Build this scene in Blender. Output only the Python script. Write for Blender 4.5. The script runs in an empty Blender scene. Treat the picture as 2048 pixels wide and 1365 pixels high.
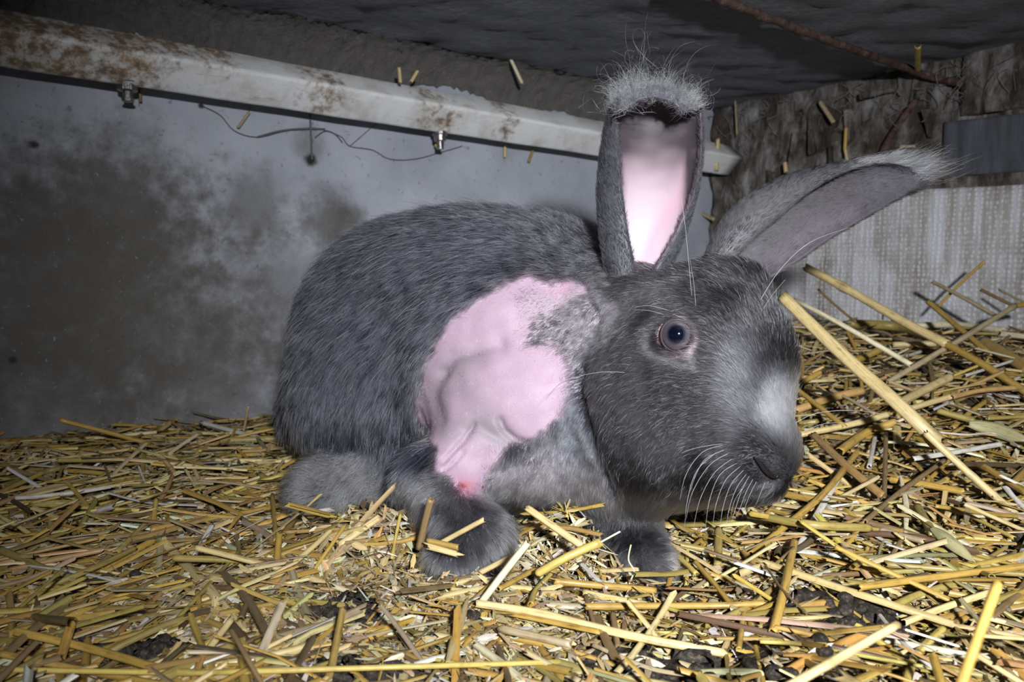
import bpy, math, random
import numpy as np
from mathutils import Vector, Matrix

random.seed(7)
rng = np.random.default_rng(7)
S = bpy.context.scene
COL = S.collection

# ------------------------------------------------------------------ camera, light, exposure
FPX, CX, CY = 1500.0, 1024.0, 682.5
CAM = np.array([0.0, 0.0, 0.162])
PITCH = math.atan(140.5 / FPX)
FWD = np.array([0, math.cos(PITCH), -math.sin(PITCH)])
RIGHT = np.array([1.0, 0, 0])
UP = np.array([0, math.sin(PITCH), math.cos(PITCH)])
cam_d = bpy.data.cameras.new('camera')
cam_d.sensor_width = 36.0
cam_d.lens = FPX / 2048 * 36
cam_d.clip_start = 0.01
cam_d.dof.use_dof = True
cam_d.dof.focus_distance = 0.42
cam_d.dof.aperture_fstop = 15
cam = bpy.data.objects.new('camera', cam_d); COL.objects.link(cam)
cam.location = CAM
cam.rotation_euler = (math.pi / 2 - PITCH, 0, 0)
S.camera = cam

def P(px, py, d):
    """world point seen at photo pixel (px,py) at depth d along the optical axis"""
    return CAM + d * FWD + (px - CX) / FPX * d * RIGHT - (py - CY) / FPX * d * UP
def project(V):
    R = V - CAM
    d = R @ FWD
    return CX + FPX * (R @ RIGHT) / d, CY - FPX * (R @ UP) / d, d

w = bpy.data.worlds.new('World'); S.world = w; w.use_nodes = True
w.node_tree.nodes['Background'].inputs[0].default_value = (0.55, 0.65, 0.9, 1)
w.node_tree.nodes['Background'].inputs[1].default_value = 0.03

# the flash on top of the camera
fl = bpy.data.lights.new('camera_flash', 'AREA')
fl.shape = 'RECTANGLE'; fl.size = 0.042; fl.size_y = 0.028
fl.energy = 2.75; fl.color = (0.95, 0.97, 1.0); fl.spread = math.radians(78)
flo = bpy.data.objects.new('camera_flash', fl); COL.objects.link(flo)
flo.location = (0.10, -0.24, 0.31)
_aim = Vector(P(1330, 735, 0.75)) - Vector(flo.location)
flo.rotation_euler = _aim.to_track_quat('-Z', 'Y').to_euler()

S.view_settings.view_transform = 'Standard'
S.view_settings.look = 'None'
S.view_settings.gamma = 1.0
S.view_settings.use_curve_mapping = False
S.view_settings.exposure = 0.0
S.cycles.max_bounces = 5
S.cycles.diffuse_bounces = 2
S.cycles.glossy_bounces = 3
S.cycles.transmission_bounces = 4
S.cycles.transparent_max_bounces = 6
S.cycles.caustics_reflective = False
S.cycles.caustics_refractive = False
S.cycles.sample_clamp_indirect = 3.0

# ------------------------------------------------------------------ helpers
def smooth01(x, a, b):
    t = np.clip((x - a) / (b - a), 0, 1)
    return t * t * (3 - 2 * t)
def norm(v):
    v = np.asarray(v, float)
    return v / np.maximum(np.linalg.norm(v, axis=-1, keepdims=True), 1e-9)

_nd = norm(rng.normal(size=(24, 3))); _nph = rng.uniform(0, 6.28, 24)
def noise3(p, scale, seed=0):
    """cheap smooth noise, about -1..1"""
    p = np.asarray(p) * scale
    out = 0
    for k in range(8):
        i = (k + seed * 5) % 24
        f = 1.0 + 0.37 * (k % 4)
        out = out + np.sin(p @ _nd[i] * f * 6.28 + _nph[i] + 1.3 * np.sin(p @ _nd[(i + 7) % 24] * 4.1 + k))
    return out / 4.0

def mesh_obj(name, V, F, mat=None, parent=None, smooth=True, **props):
    me = bpy.data.meshes.new(name)
    V = np.ascontiguousarray(V, dtype=np.float32)
    if isinstance(F, np.ndarray):
        n, k = F.shape
        me.vertices.add(len(V)); me.vertices.foreach_set('co', V.ravel())
        me.loops.add(n * k); me.loops.foreach_set('vertex_index', F.astype(np.int32).ravel())
        me.polygons.add(n)
        me.polygons.foreach_set('loop_start', np.arange(0, n * k, k, dtype=np.int32))
        me.update(calc_edges=True)
    else:
        me.from_pydata([tuple(map(float, v)) for v in V], [], F)
        me.update()
    if smooth:
        me.polygons.foreach_set('use_smooth', np.ones(len(me.polygons), bool))
    if mat: me.materials.append(mat)
    o = bpy.data.objects.new(name, me); COL.objects.link(o)
    if parent: o.parent = parent
    for k_, v_ in props.items(): o[k_] = v_
    return o

def attr_color(me, name, C):
    a = me.attributes.new(name, 'FLOAT_COLOR', 'POINT')
    C = np.asarray(C, dtype=np.float32)
    if C.shape[1] == 3: C = np.hstack([C, np.ones((len(C), 1), np.float32)])
    a.data.foreach_set('color', np.ascontiguousarray(C).ravel())
def attr_vec(me, name, C):
    a = me.attributes.new(name, 'FLOAT_VECTOR', 'POINT')
    a.data.foreach_set('vector', np.ascontiguousarray(C, dtype=np.float32).ravel())

def empty(name, loc, **props):
    o = bpy.data.objects.new(name, None); COL.objects.link(o)
    o.location = tuple(loc); o.empty_display_size = 0.02
    for k_, v_ in props.items(): o[k_] = v_
    return o
def adopt(o, root):
    """parent a mesh already in world coordinates to an Empty"""
    o.parent = root
    o.matrix_parent_inverse = Matrix.Translation(root.location).inverted()

def box_vf(c, ax, ay, az, hx, hy, hz):
    c = np.asarray(c, float); V = []
    for sx in (-1, 1):
        for sy in (-1, 1):
            for sz in (-1, 1):
                V.append(c + sx * hx * ax + sy * hy * ay + sz * hz * az)
    F = [(0, 1, 3, 2), (4, 6, 7, 5), (0, 4, 5, 1), (2, 3, 7, 6), (0, 2, 6, 4), (1, 5, 7, 3)]
    return np.array(V), F

def tube_vf(pts, rad, n=8, cap=True):
    pts = np.asarray(pts, float); m = len(pts)
    rad = np.broadcast_to(np.asarray(rad, float), (m,))
    T = norm(np.gradient(pts, axis=0))
    a = np.array([0, 0, 1.0]) if abs(T[0][2]) < .9 else np.array([1.0, 0, 0])
    V = []
    for i in range(m):
        s = norm(np.cross(T[i], a)); u = np.cross(s, T[i])
        for k in range(n):
            th = 2 * math.pi * k / n
            V.append(pts[i] + rad[i] * (math.cos(th) * s + math.sin(th) * u))
        a = u
    F = [(i * n + k, i * n + (k + 1) % n, (i + 1) * n + (k + 1) % n, (i + 1) * n + k) for i in range(m - 1) for k in range(n)]
    if cap:
        F += [tuple(range(n))[::-1], tuple((m - 1) * n + k for k in range(n))]
    return np.array(V), F
def merge(lst):
    V = []; F = []; off = 0
    for v, f in lst:
        V.append(v); F += [tuple(i + off for i in q) for q in f]; off += len(v)
    return np.vstack(V), F

# ---- node helpers
class NT:
    def __init__(self, name, rough=0.7, spec=0.5):
        self.m = bpy.data.materials.new(name); self.m.use_nodes = True
        self.t = self.m.node_tree; self.n = self.t.nodes
        self.b = self.n['Principled BSDF']
        self.b.inputs['Roughness'].default_value = rough
        self.b.inputs['Specular IOR Level'].default_value = spec
    def new(self, typ, **kw):
        nd = self.n.new(typ)
        for k, v in kw.items(): setattr(nd, k, v)
        return nd
    def link(self, a, b): self.t.links.new(a, b)
    def coord(self): 
        return self.new('ShaderNodeTexCoord').outputs['Object']
    def geo_pos(self):
        return self.new('ShaderNodeNewGeometry').outputs['Position']
    def mapping(self, src, scale=(1, 1, 1), rot=(0, 0, 0), loc=(0, 0, 0)):
        m = self.new('ShaderNodeMapping')
        m.inputs['Scale'].default_value = scale; m.inputs['Rotation'].default_value = rot; m.inputs['Location'].default_value = loc
        self.link(src, m.inputs['Vector']); return m.outputs[0]
    def noise(self, src, scale, detail=4, rough=.6, dist=0):
        t = self.new('ShaderNodeTexNoise'); t.inputs['Scale'].default_value = scale
        t.inputs['Detail'].default_value = detail; t.inputs['Roughness'].default_value = rough; t.inputs['Distortion'].default_value = dist
        self.link(src, t.inputs['Vector']); return t.outputs['Fac']
    def ramp(self, src, stops, interp='LINEAR'):
        r = self.new('ShaderNodeValToRGB'); r.color_ramp.interpolation = interp
        e = r.color_ramp.elements
        while len(e) < len(stops): e.new(0.5)
        for el, (p, c) in zip(e, stops):
            el.position = p
            el.color = (c, c, c, 1) if not hasattr(c, '__len__') else (*c, 1)
        self.link(src, r.inputs['Fac']); return r.outputs['Color']
    def mix(self, fac, a, b, mode='MIX'):
        m = self.new('ShaderNodeMix', data_type='RGBA', blend_type=mode)
        for sock, v in ((m.inputs[0], fac), (m.inputs[6], a), (m.inputs[7], b)):
            if isinstance(v, (int, float)): sock.default_value = v
            elif isinstance(v, tuple): sock.default_value = (*v, 1) if len(v) == 3 else v
            else: self.link(v, sock)
        return m.outputs[2]
    def math(self, op, a, b=0.0):
        m = self.new('ShaderNodeMath', operation=op)
        for sock, v in ((m.inputs[0], a), (m.inputs[1], b)):
            if isinstance(v, (int, float)): sock.default_value = v
            else: self.link(v, sock)
        return m.outputs[0]
    def attr(self, name, out='Color'):
        a = self.new('ShaderNodeAttribute'); a.attribute_name = name; return a.outputs[out]
    def color(self, c):
        if isinstance(c, tuple): self.b.inputs['Base Color'].default_value = (*c, 1)
        else: self.link(c, self.b.inputs['Base Color'])
    def bump(self, h, strength=.5, dist=.002):
        b = self.new('ShaderNodeBump'); b.inputs['Strength'].default_value = strength; b.inputs['Distance'].default_value = dist
        self.link(h, b.inputs['Height']); self.link(b.outputs[0], self.b.inputs['Normal'])
    def blob(self, pos, c, r, nz=None, amt=0.5):
        """mask 1 near point c fading out at radius r, ragged by noise"""
        v = self.new('ShaderNodeVectorMath', operation='DISTANCE'); self.link(pos, v.inputs[0]); v.inputs[1].default_value = tuple(c)
        d = v.outputs['Value']
        if nz is not None: d = self.math('ADD', d, self.math('MULTIPLY', self.math('SUBTRACT', nz, 0.5), r * amt * 2))
        mr = self.new('ShaderNodeMapRange', interpolation_type='SMOOTHSTEP')
        self.link(d, mr.inputs['Value']); mr.inputs['From Min'].default_value = r; mr.inputs['From Max'].default_value = r * .2
        mr.inputs['To Min'].default_value = 0; mr.inputs['To Max'].default_value = 1
        return mr.outputs[0]
# ------------------------------------------------------------------ the hutch: walls, ceiling, floor
A0 = np.array([-0.471, 0.69]); DL = np.array([0.805, 0.593])     # left wall: a point and direction
CORNER = np.array([0.3355, 1.285]); DR = np.array([0.593, -0.805])
CORNER = A0 + DL * ((CORNER - A0) @ DL)
ZC = 0.430; ZF = -0.035
dl3 = np.array([*DL, 0]); dr3 = np.array([*DR, 0]); Z3 = np.array([0, 0, 1.0])
NL = np.array([DL[1], -DL[0], 0]); NR = np.array([-DR[1] * -1, 0, 0])
NL = np.array([0.593, -0.805, 0])            # left wall's normal into the hutch
NR = np.array([-0.805, -0.593, 0])           # right wall's normal into the hutch
C3 = np.array([*CORNER, 0])
def ray(px, py): return norm(P(px, py, 1.0) - CAM)
def on_plane(px, py, p0, n):
    r = ray(px, py); return CAM + r * (((p0 - CAM) @ n) / (r @ n))
def onL(px, py, off=0.0): return on_plane(px, py, C3 + NL * off, NL)
def onR(px, py, off=0.0): return on_plane(px, py, C3 + NR * off, NR)
def onC(px, py, off=0.0): return on_plane(px, py, np.array([0, 0, ZC - off]), Z3)

def grid_wall(name, origin, ax, ay, lx, ly, nrm, nx, ny, amp, scale, mat, thick=0.03, seed=0, parent=None, **props):
    """slab with a finely uneven front face and flat back"""
    u = np.linspace(0, lx, nx); v = np.linspace(0, ly, ny)
    U, Vv = np.meshgrid(u, v, indexing='ij')
    Pn = origin + U[..., None] * ax + Vv[..., None] * ay
    h = amp * noise3(Pn, scale, seed) + amp * .5 * noise3(Pn, scale * 2.7, seed + 1)
    front = (Pn + h[..., None] * nrm).reshape(-1, 3); back = (Pn - nrm * thick).reshape(-1, 3)
    idx = np.arange(nx * ny).reshape(nx, ny)
    q = np.stack([idx[:-1, :-1], idx[1:, :-1], idx[1:, 1:], idx[:-1, 1:]], -1).reshape(-1, 4)
    if np.cross(ax, ay) @ nrm < 0: q = q[:, ::-1]
    N = nx * ny
    rim = []
    loop = list(idx[:, 0]) + list(idx[-1, 1:]) + list(idx[::-1, -1][1:]) + list(idx[0, ::-1][1:-1])
    for a, b in zip(loop, loop[1:] + loop[:1]): rim.append((a, a + N, b + N, b) if np.cross(ax, ay) @ nrm > 0 else (a, b, b + N, a + N))
    F = np.vstack([q, q[:, ::-1] + N, np.array(rim)])
    return mesh_obj(name, np.vstack([front, back]), F, mat, parent, **props)

# smooth grey concrete with brown smudges
m = NT('grey_concrete', .62, .35); pos = m.geo_pos()
n1 = m.noise(pos, 9, 6, .6); n2 = m.noise(pos, 45, 5, .65); n3 = m.noise(pos, 260, 2, .5)
base = m.ramp(n1, [(.3, (.31, .33, .38)), (.62, (.44, .465, .53))])
col = base
for (bx, by, r, a) in [(230, 430, .13, .85), (90, 560, .16, .9), (660, 440, .055, .75), (500, 420, .07, .6), (300, 640, .17, .75), (560, 600, .12, .5), (100, 800, .16, .8),
                       (430, 780, .14, .7), (620, 290, .03, .5), (700, 450, .035, .6), (30, 400, .07, .4)]:
    mk = m.math('MULTIPLY', m.blob(pos, onL(bx, by), r, n2, .55), a)
    col = m.mix(mk, col, (.085, .075, .062))
sp = m.ramp(n3, [(.70, 0.0), (.76, 1.0)])
col = m.mix(m.math('MULTIPLY', sp, .35), col, (.5, .5, .52))
dk = m.ramp(m.noise(pos, 120, 3, .7), [(.30, 1.0), (.38, 0.0)])
col = m.mix(m.math('MULTIPLY', dk, .45), col, (.06, .055, .05))
for (bx, by, r) in [(69, 290, .006), (26, 720, .004), (402, 212, .004), (740, 690, .003), (620, 320, .010)]:
    col = m.mix(m.blob(pos, onL(bx, by), r, n2, .8), col, (.02, .018, .017))
m.color(col); m.bump(m.noise(pos, 300, 4, .6), .35, .0012)
M_CONC = m.m

m = NT('dark_slab', .85, .25); pos = m.geo_pos()
n1 = m.noise(pos, 12, 6, .65); n2 = m.noise(m.mapping(pos, (60, 160, 60)), 1.5, 5, .65)
col = m.mix(n1, (.12, .127, .145), (.24, .25, .28))
col = m.mix(m.ramp(n2, [(.45, 0.0), (.75, .8)]), col, (.31, .32, .35))
col = m.mix(m.ramp(m.noise(pos, 500, 2, .5), [(.68, 0.0), (.74, .7)]), col, (.3, .32, .36))
m.color(col); m.bump(m.noise(pos, 130, 6, .7), .8, .003)
M_SLAB = m.m

m = NT('rotten_wood', .9, .2); pos = m.geo_pos()
pv = m.mapping(pos, (1, 1, .35))
n1 = m.noise(pv, 55, 6, .7, .6); n2 = m.noise(pos, 16, 5, .65)
col = m.ramp(n1, [(.34, (.016, .013, .011)), (.45, (.09, .078, .066)), (.56, (.19, .175, .165)), (.70, (.34, .335, .335))])
col = m.mix(m.ramp(n2, [(.45, 0.0), (.60, .85)]), col, (.045, .032, .024), 'MIX')
col = m.mix(m.ramp(m.noise(pos, 30, 3), [(.6, 0.0), (.7, .5)]), col, (.11, .055, .03))
m.color(col); m.bump(n1, 1.0, .006)
M_ROT = m.m

m = NT('fibre_board', .8, .3); pos = m.geo_pos()
# streaks run down; woven dimples
st = m.noise(m.mapping(pos, (45, 45, 4)), 1.0, 5, .65)
col = m.ramp(st, [(.32, (.26, .22, .185)), (.48, (.46, .44, .43)), (.64, (.66, .67, .72))])
big = m.noise(pos, 14, 4, .6)
col = m.mix(m.ramp(big, [(.5, 0.0), (.68, .6)]), col, (.21, .175, .14))
wv = m.new('ShaderNodeTexVoronoi'); wv.inputs['Scale'].default_value = 210; wv.inputs['Randomness'].default_value = .35
m.link(m.mapping(pos, (1, 1, .8)), wv.inputs['Vector'])
dots = m.ramp(wv.outputs['Distance'], [(.15, 1.0), (.55, 0.0)])
col = m.mix(m.math('MULTIPLY', dots, m.math('MULTIPLY', m.noise(pos, 60, 3), 1.1)), col, (.85, .87, .93))
m.color(col); m.bump(dots, .5, .0012)
M_PANEL = m.m

m = NT('dark_board', .8, .3); pos = m.geo_pos()
st = m.noise(m.mapping(pos, (70, 70, 9)), 1.0, 5, .6)
col = m.ramp(st, [(.35, (.06, .063, .075)), (.6, (.11, .118, .14)), (.75, (.18, .19, .22))])
m.color(col); m.bump(m.noise(pos, 260, 4), .5, .0015)
M_DBOARD = m.m

m = NT('soiled_bedding', .95, .2); pos = m.geo_pos()
n1 = m.noise(pos, 60, 6, .7); n2 = m.noise(pos, 300, 4, .6)
col = m.ramp(n1, [(.35, (.022, .017, .012)), (.55, (.06, .043, .026)), (.72, (.13, .095, .05))])
col = m.mix(m.ramp(n2, [(.55, 0.0), (.7, .7)]), col, (.2, .15, .08))
m.color(col); m.bump(n2, 1, .004)
M_BED = m.m

wl_len = 1.9
grid_wall('wall_left', C3 + Z3 * (ZF - .01) - dl3 * wl_len, dl3, Z3, wl_len + .03, ZC - ZF + .03, NL, 90, 30, .0007, 9, M_CONC, kind='structure')
wr = grid_wall('wall_right', C3 + Z3 * (ZF - .01), dr3, Z3, 1.25, ZC - ZF + .03, NR, 160, 70, .0045, 14, M_ROT, kind='structure', seed=2)
# ceiling slab
o0 = C3 - dl3 * wl_len - NL * .03; o0[2] = ZC
grid_wall('ceiling', o0 - dr3 * .0, dl3, dr3, wl_len + .08, 1.35, -Z3, 130, 90, .0022, 10, M_SLAB, thick=.05, kind='structure', seed=1)
o1 = C3 - dl3 * wl_len - NL * .03; o1[2] = ZF
grid_wall('floor', o1, dl3, dr3, wl_len + .08, 1.35, Z3, 20, 14, .0005, 9, M_CONC, thick=.04, kind='structure')

# boards fixed on the right wall
def board(pxa, pxb, z0, z1, off, thick, mat, amp, nx, ny, seed, tilt=0.0):
    a = onR(pxa, 500, off); b = onR(pxb, 500, off)
    a[2] = 0; b[2] = 0
    L = np.linalg.norm(b - a); ax = (b - a) / L
    ax = norm(ax + Z3 * tilt)
    o = grid_wall('board', a + Z3 * z0, ax, Z3, L, z1 - z0, NR, nx, ny, amp, 16, mat, thick=thick, seed=seed)
    adopt(o, wr); return o
zt = onR(1960, 364, .014)[2]
board(1490, 3300, -.03, zt + .006, .014, .018, M_PANEL, .0007, 120, 24, 3, tilt=-.035)
zt2 = onR(1980, 230, .008)[2]
board(1875, 3300, zt + .012, zt2, .006, .012, M_DBOARD, .0010, 80, 16, 4, tilt=-.035)
board(1905, 3300, zt2 + .004, ZC + .01, .010, .012, M_ROT, .0020, 80, 16, 5, tilt=-.02)

# ------------------------------------------------------------------ pipe with drinkers
m = NT('grimy_white_plastic', .42, .5); pos = m.geo_pos()
n1 = m.noise(pos, 22, 6, .7, .4); n2 = m.noise(pos, 90, 5, .7)
col = m.mix(m.ramp(n1, [(.46, 0.0), (.74, .65)]), (.82, .83, .84), (.36, .31, .25))
gr = None
for (bx, by, r) in [(20, 50, .07), (120, 85, .055), (250, 110, .05), (330, 100, .035), (640, 180, .035), (850, 215, .03), (880, 235, .028), (1000, 240, .03), (420, 120, .03)]:
    k = m.blob(pos, onL(bx, by, .04), r, n2, 1.1)
    gr = k if gr is None else m.math('MAXIMUM', gr, k)
gc = m.ramp(n2, [(.38, (.10, .05, .015)), (.5, (.30, .17, .05)), (.62, (.62, .60, .55))])
col = m.mix(m.math('MULTIPLY', gr, .85), col, gc)
col = m.mix(m.ramp(m.noise(m.mapping(pos, (30, 30, 200)), 1, 4, .6), [(.62, 0.0), (.72, .45)]), col, (.36, .2, .07))
m.color(col); m.bump(n2, .35, .0015)
M_PVC = m.m
m = NT('tarnished_steel', .35, .5); m.b.inputs['Metallic'].default_value = .9
pos = m.geo_pos(); m.color(m.mix(m.noise(pos, 250, 4), (.12, .10, .085), (.5, .49, .47))); m.bump(m.noise(pos, 400, 3), .4, .0008)
M_STEEL = m.m

pipe_off = .038
pa = onL(0, 76, pipe_off); pb = onL(1462, 322, pipe_off)
pa = pa + (pa - pb) * .9
pipe = empty('water_pipe', (pa + pb) / 2, label='white square water pipe with brown grime running along the concrete wall under the ceiling', category='pipe')
def prof_tube(a, b, r, tilt, sides=4, bev=.35, seg=60, wob=.0004):
    ax = norm(b - a); s = norm(np.cross(ax, Z3)); u = np.cross(s, ax)
    prof = []
    for k in range(sides):
        c0 = 2 * math.pi * k / sides + tilt
        for j in range(5):
            th = c0 + (j / 4 - .5) * bev * 2 * math.pi / sides * 1.0
            # rounded square corner
            cx = r * math.cos(c0) * (1 - bev * .5); cy = r * math.sin(c0) * (1 - bev * .5)
            th2 = c0 + (j / 4 - .5) * (2 * math.pi / sides)
            prof.append((cx + r * bev * .5 * math.cos(th2), cy + r * bev * .5 * math.sin(th2)))
    V = []
    for i in range(seg + 1):
        c = a + (b - a) * i / seg
        for (x, y) in prof: V.append(c + s * x + u * y)
    n = len(prof)
    V = np.array(V); V += (wob * noise3(V, 20, 3))[:, None] * u
    F = [(i * n + k, i * n + (k + 1) % n, (i + 1) * n + (k + 1) % n, (i + 1) * n + k) for i in range(seg) for k in range(n)]
    F += [tuple(range(n))[::-1], tuple(seg * n + k for k in range(n))]
    return V, F
V, F = prof_tube(pa, pb, .0245, math.radians(4))
o = mesh_obj('pipe_body', V, F, M_PVC); adopt(o, pipe)
# end socket where the pipe enters the rotten wall
V, F = prof_tube(pb - norm(pb - pa) * .012, pb + norm(pb - pa) * .012, .0235, math.radians(4), seg=3)
m = NT('rusty_plug', .9, .2); pos = m.geo_pos(); m.color(m.ramp(m.noise(pos, 120, 5), [(.35, (.05, .03, .02)), (.6, (.22, .11, .05))])); M_RUST = m.m
V = pb + (V - pb) * 1.0
o = mesh_obj('end_plug', V, F, M_RUST); adopt(o, pipe)

def lathe(prof, base, axis, n=14):
    axis = norm(axis); a = np.array([1.0, 0, 0]); s = norm(np.cross(axis, a)); u = np.cross(s, axis)
    V = []; 
    for (h, r) in prof:
        for k in range(n):
            th = 2 * math.pi * k / n
            V.append(base + axis * h + r * (math.cos(th) * s + math.sin(th) * u))
    m_ = len(prof)
    F = [(i * n + k, i * n + (k + 1) % n, (i + 1) * n + (k + 1) % n, (i + 1) * n + k) for i in range(m_ - 1) for k in range(n)]
    F += [tuple(range(n))[::-1], tuple((m_ - 1) * n + k for k in range(n))]
    return np.array(V), F
def nipple(px, py, s, label, ax=(0, 0, -1)):
    p = onL(px, py, pipe_off - .004)
    t = empty('nipple_drinker', p, label=label, category='drinker')
    V, F = lathe([(-.006, .0052 * s), (0, .0062 * s), (.004, .0066 * s), (.005, .0054 * s), (.012, .0056 * s), (.0125, .0046 * s), (.019, .0043 * s), (.020, .0032 * s)], p, ax)
    adopt(mesh_obj('nipple_body', V, F, M_STEEL, smooth=False), t)
    V, F = lathe([(.016 * 1, .0022 * s), (.026, .002 * s), (.0265, .0028 * s), (.029, .0026 * s), (.0295, .001 * s)], p, ax)
    adopt(mesh_obj('nipple_pin', V, F, M_STEEL, smooth=False), t)
nipple(253, 140, 2.1, 'steel nipple drinker under the pipe near its grimy left end')
nipple(879, 250, 1.7, 'small steel nipple drinker under the pipe, left of the upright ear', (.02, 0, -1))

# matted dust between pipe and slab
m = NT('matted_dust', 1.0, .05); pos = m.geo_pos()
m.color(m.mix(m.noise(pos, 70, 6, .7), (.10, .095, .09), (.26, .245, .23))); m.bump(m.noise(pos, 250, 6, .7), 1, .004)
M_DUST = m.m
nx = 220; ny = 14
V = []
for i in range(nx + 1):
    u = i / nx
    a = onL(-60 + 1440 * u, 500, 0.0); a[2] = 0
    e = .046 + .005 * math.sin(u * 17) + .004 * math.sin(u * 43 + 1) + .003 * random.random()
    for j in range(ny + 1):
        v = j / ny
        # a sagging quarter-round fillet between wall and slab
        th = v * math.pi / 2
        off = e * .75 * (1 - math.cos(th)) ** .8 + .002
        z = ZC - .001 - e * .9 * (1 - math.sin(th)) - .0
        V.append(a + NL * off + Z3 * z + rng.normal(0, .0011, 3))
idx = np.arange((nx + 1) * (ny + 1)).reshape(nx + 1, ny + 1)
F = np.stack([idx[:-1, :-1], idx[1:, :-1], idx[1:, 1:], idx[:-1, 1:]], -1).reshape(-1, 4)
mesh_obj('dust_mat', np.array(V), F, M_DUST, label='matted grey dust packed between the pipe and the ceiling slab', category='dust', kind='stuff')

# cobweb film hanging on the wall under the pipe: sagging strands and a ragged film edge
m = NT('grey_cobweb', .9, .1); m.color((.15, .15, .155)); M_WEB = m.m
def strand(name_pts, r):
    return tube_vf(name_pts, r, 4)
def spline(pts, n):
    pts = np.array(pts, float); t = np.linspace(0, len(pts) - 1, n)
    out = []
    for x in t:
        i = min(int(x), len(pts) - 2); f = x - i
        p0 = pts[max(i - 1, 0)]; p1 = pts[i]; p2 = pts[i + 1]; p3 = pts[min(i + 2, len(pts) - 1)]
        out.append(.5 * ((2 * p1) + (-p0 + p2) * f + (2 * p0 - 5 * p1 + 4 * p2 - p3) * f * f + (-p0 + 3 * p1 - 3 * p2 + p3) * f ** 3))
    return np.array(out)
lst = []
for pts, r in [([(405, 212), (440, 230), (470, 262), (515, 274), (570, 262), (630, 256), (680, 272), (700, 292), (745, 300), (780, 318), (830, 318), (880, 305), (925, 292)], .00035),
               ([(515, 274), (560, 262), (600, 258), (650, 258)], .0009),
               ([(620, 225), (622, 270), (624, 320)], .0011), ([(630, 275), (650, 262), (670, 268), (685, 285)], .0005),
               ([(480, 190), (500, 215), (480, 250)], .0004), ([(700, 292), (760, 240), (800, 205)], .0003)]:
    lst.append(strand(spline([onL(x, y, .0045) for x, y in pts], 8 * len(pts)), r))
V, F = merge(lst)
mesh_obj('cobweb', V, F, M_WEB, label='sagging grey cobweb strands on the wall below the pipe', category='cobweb', kind='stuff')
lst = []
for k in range(70):
    x0 = random.uniform(-20, 1180); y0 = 20 + .155 * x0 + random.uniform(-12, 10)
    p0 = onC(x0, max(y0 - 30, -60), .002); 
    pts = [p0]
    q = p0.copy()
    for j in range(4):
        q = q + np.array([random.uniform(-.012, .012), random.uniform(-.01, .01), -random.uniform(.001, .008)]); pts.append(q.copy())
    lst.append(strand(spline(pts, 10), random.uniform(.0002, .0005)))
for k in range(60):
    x0 = random.uniform(1400, 2040); y0 = 228 - .216 * (x0 - 1400) + random.uniform(-3, 60)
    q = onR(x0, y0, .012); pts = [q]
    for j in range(4):
        q = q + np.array([random.uniform(-.014, .014), random.uniform(-.004, .004), -random.uniform(.0, .014)]); pts.append(q.copy())
    lst.append(strand(spline(pts, 10), random.uniform(.0002, .0006)))
V, F = merge(lst)
m = NT('pale_web', .9, .1); m.color((.22, .21, .20)); M_WEB2 = m.m
mesh_obj('cobweb', V, F, M_WEB2, label='loose dusty cobweb threads along the ceiling edges', category='cobweb', kind='stuff')

# rusty rod under the ceiling and a rusty wire bracket on the right wall
m = NT('rusty_iron', .9, .3); pos = m.geo_pos()
m.color(m.ramp(m.noise(pos, 90, 6, .7), [(.35, (.035, .022, .018)), (.55, (.10, .058, .045)), (.72, (.19, .16, .15))])); m.bump(m.noise(pos, 300, 5), .8, .002)
M_IRON = m.m
pts = spline([onC(1330, -45, .008), onC(1500, 22, .008), onC(1660, 82, .010), onC(1800, 132, .011), onR(1862, 154, .012), onR(1925, 168, .014)], 60)
pts = pts + (noise3(pts, 30)[:, None] * .0007)
V, F = tube_vf(pts, .0048 + .0007 * noise3(pts, 50, 2), 8)
mesh_obj('rusty_rod', V, F, M_IRON, label='long rusty rod running across the underside of the ceiling slab', category='rod')
V, F = tube_vf(spline([onR(1832, 200, .02), onR(1800, 245, .02), onR(1772, 290, .02), onR(1755, 330, .016)], 24), .0042, 8)
mesh_obj('rusty_hook', V, F, M_IRON, label='short rusty hook slanting down the rotten wall behind the sideways ear', category='hook')
# broken dark holes in the right wall are modelled as ragged chunks standing proud of it
lst = []
for (x, y, w_, h_) in [(1590, 330, 12, 110), (1625, 270, 9, 70), (1664, 340, 9, 90), (1700, 250, 10, 60), (1760, 185, 60, 9), (1545, 400, 9, 100), (1860, 250, 10, 40)]:
    c = onR(x, y, .006); s = np.linalg.norm(CAM - c) / FPX
    V, F = box_vf(c, dr3, NR, Z3, w_ * s * .5, .010, h_ * s * .5)
    V = V + rng.normal(0, .003, V.shape)
    bmv, bmf = V, F
    lst.append((bmv, bmf))
for i, (V, F) in enumerate(lst):
    o = mesh_obj('splinter', V, F, M_ROT, smooth=False); adopt(o, wr)
    bv = o.modifiers.new('b', 'BEVEL'); bv.width = .002; bv.segments = 1
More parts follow.
